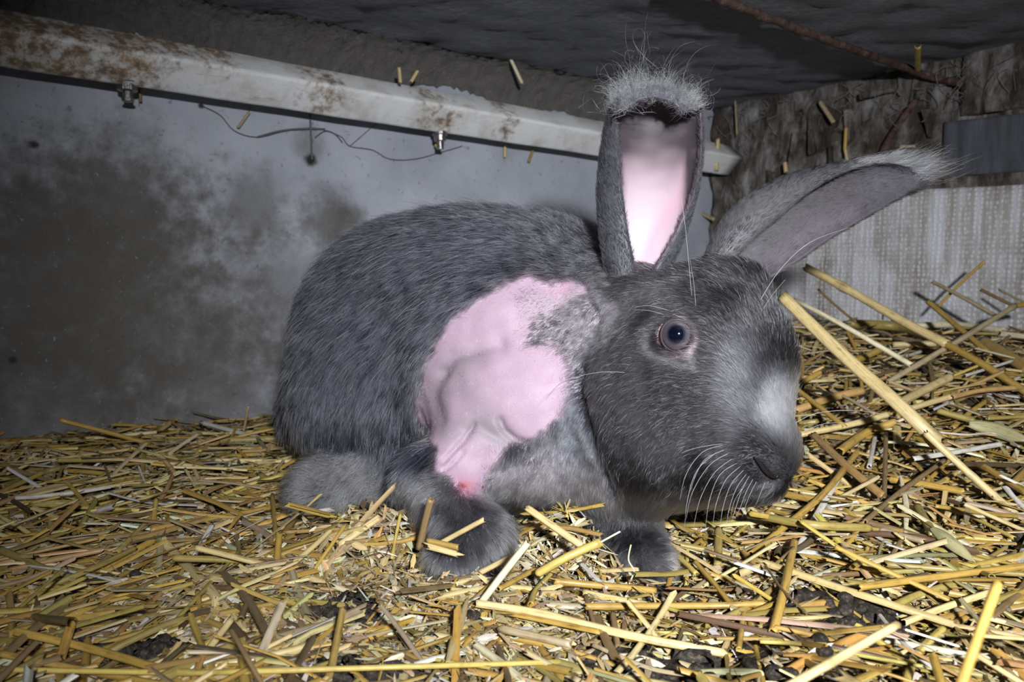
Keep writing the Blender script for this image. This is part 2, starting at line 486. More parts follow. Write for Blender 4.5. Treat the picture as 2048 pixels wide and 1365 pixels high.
# ------------------------------------------------------------------ rabbit body (one signed distance field -> one mesh)
def ell(c, r, ax=None):
    c = np.asarray(c, float); r = np.asarray(r, float)
    A = np.array([RIGHT, FWD, UP]) if ax is None else np.asarray(ax)
    def f(p):
        q = (p - c) @ A.T
        k0 = np.linalg.norm(q / r, axis=-1); k1 = np.linalg.norm(q / (r * r), axis=-1)
        return k0 * (k0 - 1) / np.maximum(k1, 1e-6)
    return f
def cone(a, b, ra, rb):
    a = np.asarray(a, float); b = np.asarray(b, float)
    def f(p):
        ab = b - a; t = np.clip(((p - a) @ ab) / (ab @ ab), 0, 1)
        return np.linalg.norm(p - a - t[..., None] * ab, axis=-1) - (ra + (rb - ra) * t)
    return f
def smin(a, b, k):
    h = np.maximum(k - np.abs(a - b), 0) / k
    return np.minimum(a, b) - h * h * k * .25
PARTS = [  # (field, blend)
    (ell(P(794, 698, .655), (.084, .10, .100)), .03),
    (ell(P(900, 645, .60), (.085, .09, .081)), .05),
    (ell(P(1000, 664, .56), (.075, .07, .078)), .05),
    (ell(P(1060, 720, .52), (.066, .06, .078)), .04),
    (ell(P(960, 800, .56), (.07, .07, .05)), .04),
    (ell(P(742, 785, .565), (.057, .052, .066)), .03),            # near haunch
    (ell(P(800, 800, .535), (.030, .035, .046)), .03),
    (ell(P(985, 735, .487), (.047, .036, .060)), .022),           # shoulder
    (ell(P(1060, 760, .478), (.026, .024, .034)), .022),          # point of the shoulder
    (cone(P(1000, 800, .470), P(890, 935, .452), .030, .0165), .02),   # upper arm
    (cone(P(1110, 845, .480), P(1130, 885, .475), .040, .034), .03),   # chest
    (cone(P(985, 930, .462), P(1200, 935, .462), .019, .026), .025),   # brisket
    (cone(P(1120, 645, .525), P(1310, 715, .465), .058, .042), .04),   # neck
    (cone(P(1170, 800, .49), P(1290, 860, .45), .045, .035), .03),     # throat
    (ell(P(1262, 955, .445), (.022, .022, .020)), .02),           # dewlap
    (cone(P(862, 968, .450), P(948, 1082, .420), .0190, .0170), .014), # near forearm
    (cone(P(948, 1088, .420), P(905, 1128, .400), .0165, .0125), .012), # near paw
    (cone(P(1195, 950, .495), P(1245, 1062, .465), .024, .018), .02),  # far forearm
    (cone(P(1245, 1065, .452), P(1312, 1142, .412), .018, .0125), .015),
    (cone(P(810, 950, .520), P(668, 978, .520), .022, .014), .02),     # near hind foot
    (cone(P(665, 968, .535), P(625, 985, .520), .016, .012), .015),
    (ell(P(618, 830, .64), (.020, .024, .026)), .03),             # tail
    (cone(P(900, 930, .64), P(800, 960, .62), .024, .016), .02),       # far hind foot
    # head
    (ell(P(1385, 682, .450), (.0440, .043, .0415)), .025),
    (ell(P(1450, 722, .430), (.0330, .036, .036)), .025),
    (cone(P(1450, 738, .420), P(1484, 868, .398), .0325, .0258), .02),
    (ell(P(1310, 830, .425), (.0390, .034, .0420)), .02),         # cheek
    (cone(P(1330, 900, .418), P(1440, 925, .402), .0270, .0200), .02), # jaw
    (ell(P(1478, 925, .384), (.0200, .0165, .0165)), .012),       # whisker pad
    (ell(P(1538, 912, .386), (.0128, .012, .0135)), .012),        # nose
    (ell(P(1515, 968, .392), (.0125, .013, .0080)), .008),        # lower lip
    (ell(P(1255, 622, .455), (.019, .018, .016)), .03),           # ear roots
    (ell(P(1455, 580, .466), (.022, .022, .018)), .03),
    (cone(P(1250, 640, .462), P(1245, 590, .475), .019, .012), .025),
    (ell(P(1385, 612, .412), (.022, .014, .010)), .02),           # brow
]
CARVE = []
def body_sdf(p):
    d = None
    for f, k in PARTS:
        v = f(p); d = v if d is None else smin(d, v, k)
    for f, k in CARVE:
        d = -smin(-d, f(p), k)
    return d
def march(px, py, d0=.25, d1=.9):
    """first depth at which the pixel ray meets the body"""
    ds = np.linspace(d0, d1, 1300); pts = CAM + ds[:, None] * (P(px, py, 1.0) - CAM)
    v = body_sdf(pts); i = np.argmax(v < 0)
    return ds[i] if v[i] < 0 else None
EYE_D = march(1354, 672)
EYE_C = P(1354, 671, EYE_D + .0050); EYE_R = .0094
CARVE.append((lambda p, c=P(1356, 673, EYE_D + .0050): -(np.linalg.norm(p - c, axis=-1) - .0098) * -1.0, .004))
_cf = CARVE.pop()
CARVE.append((lambda p, c=P(1355, 673, EYE_D + .0040): (.0090 - np.linalg.norm(p - c, axis=-1)) * 1.0, .005))
def body_sdf(p):
    d = None
    for f, k in PARTS:
        v = f(p); d = v if d is None else smin(d, v, k)
    for f, k in CARVE:
        d = -smin(-d, -f(p), k)      # smooth max(d, f)
    return d

_o2 = P(2350, 560, .50); _t2 = P(1440, 672, .450)
_s = np.linspace(0, 1, 1500); _v = body_sdf(_o2 + _s[:, None] * (_t2 - _o2)); _p2 = _o2 + _s[int(np.argmax(_v < 0))] * (_t2 - _o2)
EYE2_C = _p2 + norm(_t2 - _p2) * .0050
CARVE.append((lambda p, c=EYE2_C: (.0088 - np.linalg.norm(p - c, axis=-1)), .005))
lo = np.array([-.26, .33, -.03]); hi = np.array([.22, .80, .27]); H_ = .0029
ns = np.ceil((hi - lo) / H_).astype(int)
def fill_field():
    g = [lo[i] + H_ * np.arange(ns[i]) for i in range(3)]
    out = np.empty(ns, np.float32)
    for i0 in range(0, ns[0], 16):
        X, Y, Z = np.meshgrid(g[0][i0:i0 + 16], g[1], g[2], indexing='ij')
        out[i0:i0 + 16] = body_sdf(np.stack([X, Y, Z], -1).reshape(-1, 3)).reshape(X.shape)
    return out
def surface_nets(D):
    ins = D < 0
    c = sum(ins[a:ins.shape[0] - 1 + a, b:ins.shape[1] - 1 + b, e:ins.shape[2] - 1 + e].astype(np.int8) for a in (0, 1) for b in (0, 1) for e in (0, 1))
    act = np.argwhere((c > 0) & (c < 8)); idx = -np.ones(c.shape, np.int64); idx[tuple(act.T)] = np.arange(len(act))
    acc = np.zeros((len(act), 3)); cnt = np.zeros(len(act))
    cor = [(a, b, e) for a in (0, 1) for b in (0, 1) for e in (0, 1)]
    for a in cor:
        for ax in range(3):
            if a[ax] == 0:
                b = list(a); b[ax] = 1
                va = D[tuple((act + a).T)]; vb = D[tuple((act + b).T)]
                m_ = (va < 0) != (vb < 0); t = np.where(m_, va / np.where(m_, va - vb, 1), 0)
                pt = np.tile(np.array(a, float), (len(act), 1)); pt[:, ax] += t
                acc[m_] += pt[m_]; cnt[m_] += 1
    V = lo + H_ * (act + acc / cnt[:, None])
    F = []
    for ax in range(3):
        o1, o2 = [(1, 2), (2, 0), (0, 1)][ax]
        sl0 = [slice(None)] * 3; sl1 = [slice(None)] * 3; sl0[ax] = slice(0, -1); sl1[ax] = slice(1, None)
        A_, B_ = ins[tuple(sl0)], ins[tuple(sl1)]
        e = np.argwhere(A_ != B_)
        e = e[(e[:, o1] > 0) & (e[:, o2] > 0) & (e[:, o1] < c.shape[o1]) & (e[:, o2] < c.shape[o2])]
        q = []
        for (da, db) in ((-1, -1), (0, -1), (0, 0), (-1, 0)):
            k = e.copy(); k[:, o1] += da; k[:, o2] += db; q.append(idx[tuple(k.T)])
        q = np.stack(q, -1); fl_ = A_[tuple(e.T)]
        q[~fl_] = q[~fl_][:, ::-1]
        F.append(q)
    return V, np.vstack(F)
BV, BF = surface_nets(fill_field())
# refine once so that folds and the bare skin stay crisp
_o = mesh_obj('tmp', BV, BF); _m = _o.modifiers.new('s', 'SUBSURF'); _m.levels = 1; _m.render_levels = 1
_e = _o.evaluated_get(bpy.context.evaluated_depsgraph_get()).to_mesh()
BV = np.empty(len(_e.vertices) * 3, np.float32); _e.vertices.foreach_get('co', BV); BV = BV.reshape(-1, 3).astype(float)
BF = np.empty(len(_e.polygons) * 4, np.int32); _e.loops.foreach_get('vertex_index', BF); BF = BF.reshape(-1, 4)
_me = _o.data; bpy.data.objects.remove(_o); bpy.data.meshes.remove(_me)
def vnormals(V, F):
    n = np.cross(V[F[:, 2]] - V[F[:, 0]], V[F[:, 3]] - V[F[:, 1]]); out = np.zeros_like(V)
    for k in range(4): np.add.at(out, F[:, k], n)
    return norm(out)
BN = vnormals(BV, BF)

# ---- polygons and lines drawn on the near flank
def poly_sd(x, y, poly):
    """signed pixel distance, negative inside"""
    poly = np.array(poly, float); n = len(poly); dmin = np.full(x.shape, 1e9); inside = np.zeros(x.shape, bool)
    for i in range(n):
        a = poly[i]; b = poly[(i + 1) % n]; e = b - a
        t = np.clip(((x - a[0]) * e[0] + (y - a[1]) * e[1]) / (e @ e), 0, 1)
        dmin = np.minimum(dmin, np.hypot(x - a[0] - t * e[0], y - a[1] - t * e[1]))
        if a[1] != b[1]:
            c_ = ((a[1] > y) != (b[1] > y)) & (x < (b[0] - a[0]) * (y - a[1]) / (b[1] - a[1]) + a[0]); inside ^= c_
    return np.where(inside, -dmin, dmin)
def line_d(x, y, pts):
    pts = np.array(pts, float); d = np.full(x.shape, 1e9)
    for a, b in zip(pts[:-1], pts[1:]):
        e = b - a; t = np.clip(((x - a[0]) * e[0] + (y - a[1]) * e[1]) / (e @ e), 0, 1)
        d = np.minimum(d, np.hypot(x - a[0] - t * e[0], y - a[1] - t * e[1]))
    return d
bx, by, bd = project(BV)
toc = norm(CAM - BV)
facing = smooth01((BN * toc).sum(1), -.12, .12)
near = facing * (bd < np.interp(bx, [560, 900, 1100, 1650], [.66, .60, .52, .47]))
CREASES = [ # polyline, width px, depth m
    ([(1000, 842), (1008, 862), (1030, 880), (1066, 894)], 7, .0034),
    ([(946, 848), (928, 880), (904, 905), (886, 925)], 5, .0022),
    ([(925, 905), (905, 930), (880, 948)], 4, .0016),
    ([(930, 862), (960, 856), (1000, 880), (1040, 905), (1075, 908)], 12, .0016),
    ([(975, 952), (1000, 940), (1025, 930)], 5, .0018),
    ([(1048, 690), (1070, 683), (1100, 684)], 8, .0012),
    ([(885, 745), (905, 715), (950, 700), (1000, 690)], 14, .0022),
    ([(885, 745), (868, 790), (880, 840)], 12, .0016),
    ([(1165, 735), (1160, 780), (1178, 850), (1200, 920), (1225, 985)], 12, .0050),
    ([(1170, 560), (1180, 600), (1200, 640), (1180, 700)], 12, .0025),
    ([(1522, 925), (1532, 938), (1545, 953), (1560, 960)], 5, .0036),
    ([(1500, 985), (1530, 975), (1556, 962)], 4, .0015),
]
disp = np.zeros(len(BV))
for pts, wd, dp in CREASES:
    disp -= dp * np.exp(-(line_d(bx, by, pts) / wd) ** 2) * facing
# soft swellings of the shaved shoulder
for (cx_, cy_, rx, ry, a) in [(1060, 790, 60, 70, .0022), (930, 640, 50, 60, -.0015), (1000, 610, 60, 30, .0012)]:
    disp += a * np.exp(-(((bx - cx_) / rx) ** 2 + ((by - cy_) / ry) ** 2)) * near
disp += .0004 * noise3(BV, 40, 1)
BV = BV + BN * disp[:, None]
BN = vnormals(BV, BF)

# ------------------------------------------------------------------ ears: cupped shells, open towards their front
def ear_shell(mid, wid, aL, aR, side, nrm, thick, nt=70, na=44, depthk=1.0, curl=None):
    """mid: midline points; wid: half widths; side/nrm: per-point vectors; returns mid surface grid, normals"""
    n = len(mid); tt = np.linspace(0, 1, nt); src = np.linspace(0, 1, n)
    M = spline(mid, nt)
    Wd = np.interp(tt, src, wid); AL = np.interp(tt, src, aL); AR = np.interp(tt, src, aR)
    ks = np.ones(5) / 5
    Wd = np.convolve(np.pad(Wd, 2, 'edge'), ks, 'valid')
    Sd = np.stack([np.interp(tt, src, np.array(side)[:, k]) for k in range(3)], -1)
    Nn = np.stack([np.interp(tt, src, np.array(nrm)[:, k]) for k in range(3)], -1)
    Sd = norm(Sd); Nn = norm(Nn - (Nn * Sd).sum(1, keepdims=True) * Sd)
    G = np.zeros((nt, na, 3)); AA = np.zeros((nt, na))
    for i in range(nt):
        a = np.radians(np.linspace(-AL[i], AR[i], na)); AA[i] = a
        r = Wd[i] * (1 - .10 * (np.abs(a) / 2.2) ** 2)
        G[i] = M[i] + r[:, None] * (np.sin(a)[:, None] * Sd[i] + depthk * (1 - np.cos(a))[:, None] * Nn[i])
    Tg = np.gradient(G, axis=0); Ta = np.gradient(G, axis=1)
    NG = norm(np.cross(Tg, Ta))
    # make normals point to the inside (opening side) at the middle of the shell
    mid_ = NG[nt // 2, na // 2] @ Nn[nt // 2]
    if mid_ < 0: NG = -NG
    return G, NG, AA, tt, Sd, Nn
def shell_mesh(G, NG, thick, mask_t=None):
    nt, na, _ = G.shape
    edge = np.minimum(np.linspace(0, 1, na), 1 - np.linspace(0, 1, na)) * 2
    th = thick * (0.35 + .65 * np.sqrt(np.clip(edge * 4, 0, 1)))[None, :, None]
    tip = np.sqrt(np.clip((1 - np.linspace(0, 1, nt)) * 12, 0, 1))[:, None, None]; th = th * (.3 + .7 * tip)
    inn = (G + NG * th * .5).reshape(-1, 3); out = (G - NG * th * .5).reshape(-1, 3)
    idx = np.arange(nt * na).reshape(nt, na); N = nt * na
    q = np.stack([idx[:-1, :-1], idx[1:, :-1], idx[1:, 1:], idx[:-1, 1:]], -1).reshape(-1, 4)
    f0 = np.cross(inn[q[0, 2]] - inn[q[0, 0]], inn[q[0, 3]] - inn[q[0, 1]])
    # orient by the middle quad
    qm = q[len(q) // 2]; fm = np.cross(inn[qm[2]] - inn[qm[0]], inn[qm[3]] - inn[qm[1]])
    if fm @ NG.reshape(-1, 3)[qm[0]] < 0: q = q[:, ::-1]; flip = True
    else: flip = False
    loop = list(idx[:, 0]) + list(idx[-1, 1:]) + list(idx[::-1, -1][1:]) + list(idx[0, ::-1][1:-1])
    rim = np.array([(a, b, b + N, a + N) for a, b in zip(loop, loop[1:] + loop[:1])])
    if not flip: rim = rim[:, ::-1]
    V = np.vstack([inn, out]); F = np.vstack([q, q[:, ::-1] + N, rim])
    return V, F
rt, fw, upv = RIGHT, FWD, UP
def vv(a, b, c): return a * rt + b * fw + c * upv      # b>0 is away from the camera
# upright near ear
md = [P(1258, 625, .456), P(1264, 565, .456), P(1272, 490, .462), P(1280, 410, .470), P(1288, 335, .477), P(1294, 275, .481), P(1298, 232, .480), P(1302, 202, .470), P(1305, 190, .452), P(1306, 194, .440)]
wdn = [.010, .0165, .0245, .0305, .0320, .0310, .0295, .0280, .0235, .016]
aL = [178, 170, 148, 136, 130, 120, 100, 90, 80, 75]; aR = [165, 152, 124, 108, 100, 96, 92, 88, 80, 75]
sd = [vv(1, .10, .0)] * 4 + [vv(1, .08, .03)] * 6
nr = [vv(.15, -1, .15)] * 4 + [vv(.02, -1, 0)] * 2 + [vv(0, -1, -.15), vv(0, -1, -.7), vv(0, -.5, -1), vv(0, .1, -1)]
G1, N1, A1, T1, S1, O1 = ear_shell(md, wdn, aL, aR, sd, nr, .003, depthk=.62)
E1V, E1F = shell_mesh(G1, N1, .0034)
# sideways far ear
md2 = [P(1428, 575, .468), P(1455, 535, .470), P(1500, 490, .472), P(1560, 450, .474), P(1620, 417, .476), P(1680, 393, .478), P(1735, 374, .480), P(1780, 362, .481), P(1815, 357, .482), P(1838, 356, .482)]
wd2 = [.014, .0200, .0250, .0258, .0235, .0205, .0170, .0130, .0085, .003]
aL2 = [178, 178, 174, 166, 152, 136, 120, 108, 98, 90]   # upper rim rolls over the opening
aR2 = [88, 84, 80, 78, 76, 74, 72, 70, 70, 70]
tg = norm(P(1700, 385, .478) - P(1500, 490, .472))
upp = norm(np.cross(tg, fw)); upp = upp if upp @ upv > 0 else -upp
sd2 = [-upp + .0 * fw] * 10          # +a side is the lower rim
nr2 = [vv(.02, -.85, -.50)] * 4 + [vv(.05, -.85, -.50)] * 3 + [vv(.10, -.9, -.40)] * 3
G2, N2, A2, T2, S2, O2 = ear_shell(md2, wd2, aL2, aR2, sd2, nr2, .003, depthk=.55)
E2V, E2F = shell_mesh(G2, N2, .0034)

# ------------------------------------------------------------------ coat maps on the body surface
PATCH = [(832, 838), (836, 800), (850, 742), (878, 682), (912, 640), (950, 606), (1010, 570), (1080, 558), (1150, 562), (1180, 578), (1128, 604), (1075, 640), (1058, 682), (1100, 690), (1130, 712),
         (1138, 770), (1128, 830), (1100, 866), (1060, 880), (1020, 890), (1000, 930), (975, 950), (975, 985), (958, 1002), (930, 990), (902, 958), (874, 942), (882, 900), (850, 870)]
FUZZ = [(1040, 590), (1120, 575), (1190, 570), (1232, 620), (1185, 690), (1168, 760), (1180, 860), (1215, 950), (1262, 1050), (1120, 1030), (1000, 1010), (955, 1005), (960, 960), (1000, 915), (1060, 895), (1110, 860), (1138, 800), (1135, 720), (1110, 700), (1050, 690), (1055, 650)]
HEAD = [(1168, 720), (1160, 800), (1190, 900), (1240, 985), (1275, 1060), (1700, 1100), (1700, 450), (1480, 400), (1240, 420), (1225, 560), (1250, 620), (1230, 680)]
LEG = [(770, 940), (830, 936), (900, 950), (935, 995), (965, 1005), (1060, 1090), (1010, 1180), (860, 1180), (780, 1090)]
HFOOT = [(560, 905), (640, 890), (740, 905), (800, 945), (790, 1020), (560, 1020)]
FLEG = [(1120, 1015), (1250, 1035), (1400, 1100), (1400, 1200), (1240, 1200)]
def coat(x, y, d, V, facing):
    n = len(x); nz = noise3(V, 30, 3) * 8 + noise3(V, 90, 4) * 5
    c = np.tile([.020, .023, .034], (n, 1)); L = np.full(n, .0170); D = np.ones(n); lift = np.full(n, .30); mess = np.full(n, .16)
    def blend(m_, col=None, l=None, dn=None, lf=None, ms=None):
        nonlocal c, L, D, lift, mess
        if col is not None: c = c + (np.array(col) - c) * m_[:, None]
        if l is not None: L = L + (l - L) * m_
        if dn is not None: D = D + (dn - D) * m_
        if lf is not None: lift = lift + (lf - lift) * m_
        if ms is not None: mess = mess + (ms - mess) * m_
    # neck and scruff, woolly and paler
    blend(smooth01(x, 980, 1130) * facing, (.075, .075, .088), .013, None, .75, .45)
    blend(smooth01(-poly_sd(x, y, [(1090, 560), (1240, 540), (1260, 650), (1200, 700), (1120, 660)]) + nz, -15, 15) * facing, (.075, .072, .08), .010, .95, .7, .5)
    pd = poly_sd(x, y, PATCH); fd = poly_sd(x, y, FUZZ); hd = poly_sd(x, y, HEAD); ld = poly_sd(x, y, LEG)
    hf = smooth01(-hd + nz * .4, -8, 8)
    # head and fuzz are on the near parts only
    fm = smooth01(-fd + nz, -22, 22) * facing * (1 - hf); 
    blend(fm, (.085, .083, .092), .0050, .75, .5, .35)
    chest = smooth01(-poly_sd(x, y, [(960, 975), (1060, 950), (1180, 930), (1250, 1025), (940, 1030)]) + nz, -20, 20) * facing * (1 - hf)
    blend(chest, (.10, .094, .096), .0095, .9, .6, .35)
    pm = smooth01(-pd + nz, -9, 9) * facing * (1 - hf)
    blend(pm * (1 - .35 * fm), (.30, .27, .29), .0018, .07, .5, .4)
    wool = smooth01(-ld + nz, -12, 12) * facing
    blend(wool, (.095, .095, .105), .0125, 1.1, .28, .30)
    blend(wool * smooth01(y, 1105, 1140), (.15, .15, .16), .008)
    blend(smooth01(-poly_sd(x, y, HFOOT) + nz, -15, 15) * facing, (.21, .21, .235), .018, 1, .7, .6)
    blend(smooth01(-poly_sd(x, y, FLEG) + nz, -15, 15) * facing * (d > .38), (.022, .022, .026), .008, 1, .5, .3)  # far foreleg fur coloured darker to imitate the shade under the chest
    blend(np.exp(-(((x - 1306) / 50) ** 2 + ((y - 1132) / 26) ** 2)) * facing, (.40, .40, .43), .009, 1, .6, .3)
    # head
    h = hf * np.maximum(facing, smooth01(x, 1180, 1260)); h = h * (d < .53) * (1 - smooth01(-poly_sd(x, y, FLEG), 0, 10) * (d > .43))
    blend(h, (.0145, .0135, .015), .0058, 1.0, .28, .16)
    blend(h * np.exp(-(((x - 1290) / 60) ** 2 + ((y - 610) / 50) ** 2)), (.05, .048, .05))
    blend(h * np.exp(-(((x - 1560) / 38) ** 2 + ((y - 815) / 55) ** 2) ** 1.6) * .95, (.60, .62, .68), .0062)
    blend(h * np.exp(-(((x - 1480) / 36) ** 2 + ((y - 765) / 75) ** 2)) * .85, (.20, .20, .23))
    blend(h * np.exp(-(((x - 1585) / 22) ** 2 + ((y - 880) / 60) ** 2)) * .6, (.24, .24, .26), .0045)
    blend(h * smooth01(y, 960, 1010) * (x < 1470), (.075, .07, .07), .0090, 1, .5, .3)
    blend(h * np.exp(-(((x - 1546) / 13) ** 2 + ((y - 967) / 8) ** 2)) * .9, (.5, .5, .52), .003)
    blend(h * np.exp(-(((x - 1556) / 26) ** 2 + ((y - 925) / 24) ** 2)), (.05, .048, .055), .0022, 1)
    # pale crescents round the eye
    e1 = np.exp(-(line_d(x, y, [(1300, 640), (1295, 680), (1305, 708), (1340, 722), (1375, 735)]) / 7) ** 2)
    blend(h * e1 * .6, (.17, .17, .18), .003)
    e2 = np.exp(-(line_d(x, y, [(1372, 640), (1386, 660), (1391, 690), (1388, 712), (1392, 735)]) / 5) ** 2)
    blend(h * e2 * .95, (.52, .47, .52), .0022)
    er = np.hypot((x - 1355), (y - 673) * 1.0)
    D = D * np.where((er < 33) & (facing > .2) & (d < .43), 0, 1)
    D = D * (1 - .97 * np.exp(-(line_d(x, y, [(1520, 920), (1532, 938), (1545, 953), (1562, 962)]) / 6) ** 2) * h)
    L = L - (L - .0016) * np.exp(-(line_d(x, y, [(1520, 920), (1532, 938), (1545, 953), (1562, 962)]) / 18) ** 2) * h
    D = D * (np.linalg.norm(V - EYE2_C, axis=1) > .0088)
    return c, L, D, lift, mess, pm, fm, h, chest
FLOWS = np.array([ # px, py, dx, dy
    (1150, 470, -.8, -.1), (1050, 430, -1, -.05), (900, 430, -1, .05), (750, 480, -1, .6), (640, 560, -.6, 1), (590, 680, -.1, 1), (600, 850, .1, 1),
    (950, 520, -1, .25), (820, 560, -1, .65), (720, 640, -.6, 1), (700, 800, -.15, 1), (800, 700, -.5, 1), (850, 640, -.7, .8), (830, 820, -.1, 1), (1100, 520, -1, .1), (960, 580, -1, .5),
    (760, 900, .1, 1), (680, 960, -.7, .5), (620, 960, -1, -.1), (740, 960, -.3, .5),
    (1100, 620, -.8, .5), (1180, 640, -.4, .9), (1200, 540, -.7, .6), (1170, 580, -.9, .2), (1150, 850, -.3, 1), (1080, 960, -.3, .9), (1180, 1000, .1, 1), (1240, 1040, -.1, 1), (1000, 980, -.6, .5),
    (1000, 720, -.6, .8), (900, 880, -.3, 1), (860, 980, -.6, .6), (920, 1030, .3, 1), (1000, 1080, .6, .8), (850, 1060, -.2, 1), (920, 1130, 0, 1),
    (1580, 900, -.3, -1), (1545, 820, -.35, -1), (1500, 760, -.55, -1), (1480, 680, -.7, -.8), (1440, 600, -.9, -.3), (1370, 560, -.9, .0), (1520, 640, -.2, -1), (1300, 610, -1, .2), (1320, 700, -1, .1),
    (1400, 760, -.9, -.1), (1300, 800, -.9, .4), (1220, 800, -.6, .8), (1300, 900, -.6, .8), (1400, 880, -.9, .3), (1480, 930, -.9, .3), (1540, 930, -.8, -.3), (1400, 980, -.4, 1), (1300, 1000, -.3, 1), (1500, 985, -.3, .9),
    (1260, 900, -.4, 1), (1240, 1080, .5, 1), (1310, 1140, 1, .5)], float)
def flow_at(x, y, V, N):
    d2 = (x[:, None] - FLOWS[None, :, 0]) ** 2 + (y[:, None] - FLOWS[None, :, 1]) ** 2
    w_ = 1 / (d2 + 900) ** 1.5
    f = (w_ @ norm(FLOWS[:, 2:])); f = norm(f)
    v = f[:, :1] * rt - f[:, 1:] * upv
    # where the screen direction runs into the surface lay it along it
    v = v - (v * N).sum(1, keepdims=True) * N
    return norm(v)
bx, by, bd = project(BV); facing = smooth01((BN * norm(CAM - BV)).sum(1), -.15, .10)
# the bare patch shows on the near body only, not on what lies behind it
gate = facing
cc, LL, DD, LF, MS, pm, fm, hm, chest = coat(bx, by, bd, BV, gate)
flow = flow_at(bx, by, BV, BN)
# skin colours
skin = np.tile([.022, .022, .026], (len(BV), 1))
skin = skin + (np.array([.065, .063, .07]) - skin) * (smooth01(-poly_sd(bx, by, LEG), -12, 12) * facing)[:, None]
nzs = noise3(BV, 60, 2)[:, None]
pink = np.array([.345, .243, .312]) + nzs * np.array([.012, .012, .01])
grey = np.array([.26, .225, .25]) + nzs * .03
blue = np.array([.17, .21, .25])
skin = skin + (grey - skin) * fm[:, None]
bl = np.exp(-(((bx - 1160) / 45) ** 2 + ((by - 870) / 75) ** 2)) * facing
skin = skin + (blue - skin) * (np.clip(bl * 1.2, 0, 1) * (1 - hm))[:, None]
stub = np.exp(-(line_d(bx, by, [(955, 715), (890, 740), (872, 800), (890, 860), (960, 850), (1010, 885)]) / 26) ** 2) * pm
stub2 = np.exp(-(line_d(bx, by, [(930, 780), (980, 830), (1000, 860)]) / 30) ** 2) * pm * .5
pc = pink + (np.array([.225, .185, .215]) - pink) * np.clip(.8 * stub + stub2 + .06 * smooth01(nzs[:, 0], 0, 1), 0, 1)[:, None]
skin = skin + (pc - skin) * (pm * (1 - .45 * fm))[:, None]
wd_ = np.exp(-(((bx - 930) / 19) ** 2 + ((by - 975) / 17) ** 2)) * facing
skin = skin + (np.array([.45, .16, .21]) - skin) * np.clip(wd_ * .9, 0, 1)[:, None]
skin = skin + (np.array([.25, .03, .04]) - skin) * (np.exp(-(((bx - 924) / 7) ** 2 + ((by - 972) / 5) ** 2)) * facing)[:, None]
for cx_, cy_, r_ in [(1128, 578, 12), (1110, 590, 8)]:
    skin = skin + (np.array([.42, .22, .28]) - skin) * (np.exp(-(((bx - cx_) / r_) ** 2 + ((by - cy_) / r_) ** 2)) * facing * .5)[:, None]
er = np.hypot(bx - 1356, by - 676)
ep = smooth01(-er, -46, -36) * facing * hm
skin = skin + (np.array([.50, .34, .38]) - skin) * ep[:, None]
skin = skin + (np.array([.008, .006, .007]) - skin) * (np.exp(-(line_d(bx, by, [(1522, 925), (1532, 938), (1545, 953), (1562, 961)]) / 5.5) ** 2) * hm)[:, None]

skin = skin + (np.array([.20, .20, .22]) - skin) * (hm * np.exp(-(((bx - 1560) / 38) ** 2 + ((by - 805) / 60) ** 2) ** 2))[:, None]
# ear colours
def ear_attrs(V, G, tt, A, inner):
    return
nt, na = G1.shape[:2]
tcol = np.repeat(np.linspace(0, 1, nt), na); 
e1x, e1y, e1d = project(E1V)
c_in = np.tile([.36, .27, .31], (nt * na, 1))
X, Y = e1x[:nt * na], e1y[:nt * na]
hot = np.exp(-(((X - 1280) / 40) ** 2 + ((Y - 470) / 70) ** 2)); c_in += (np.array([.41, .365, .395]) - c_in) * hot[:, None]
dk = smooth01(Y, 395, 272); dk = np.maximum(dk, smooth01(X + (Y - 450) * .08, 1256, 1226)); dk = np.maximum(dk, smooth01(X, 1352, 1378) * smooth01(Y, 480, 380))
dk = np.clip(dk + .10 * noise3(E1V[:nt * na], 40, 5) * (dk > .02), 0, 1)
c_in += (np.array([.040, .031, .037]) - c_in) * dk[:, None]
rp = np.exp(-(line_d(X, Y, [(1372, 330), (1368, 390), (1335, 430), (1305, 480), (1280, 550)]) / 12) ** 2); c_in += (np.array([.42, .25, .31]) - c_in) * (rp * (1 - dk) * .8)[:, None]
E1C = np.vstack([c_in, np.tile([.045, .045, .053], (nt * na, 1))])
c_in2 = np.tile([.042, .037, .042], (nt * na, 1))
X2, Y2, _ = project(E2V[:nt * na]); hot = np.exp(-(line_d(X2, Y2, [(1560, 520), (1640, 460), (1700, 430)]) / 22) ** 2); c_in2 += (np.array([.075, .062, .075]) - c_in2) * hot[:, None]
c_in2 += (np.array([.05, .045, .055]) - c_in2) * smooth01(X2, 1700, 1780)[:, None]
E2C = np.vstack([c_in2, np.tile([.055, .053, .058], (nt * na, 1))])

m = NT('rabbit_skin', .55, .35); pos = m.geo_pos()
skc = m.attr('skin')
m.color(skc); m.bump(m.noise(pos, 900, 3, .6), .10, .0006)
m.b.inputs['Subsurface Weight'].default_value = .12; m.b.inputs['Subsurface Radius'].default_value = (.004, .0016, .0014); m.b.inputs['Subsurface Scale'].default_value = 1.0
M_SKIN = m.m
nb = len(BV); n1_ = len(E1V)
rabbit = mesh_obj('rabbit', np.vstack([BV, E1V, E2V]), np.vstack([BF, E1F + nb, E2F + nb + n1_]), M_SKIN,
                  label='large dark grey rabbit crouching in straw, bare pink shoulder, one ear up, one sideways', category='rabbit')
attr_color(rabbit.data, 'skin', np.vstack([skin, E1C, E2C]))

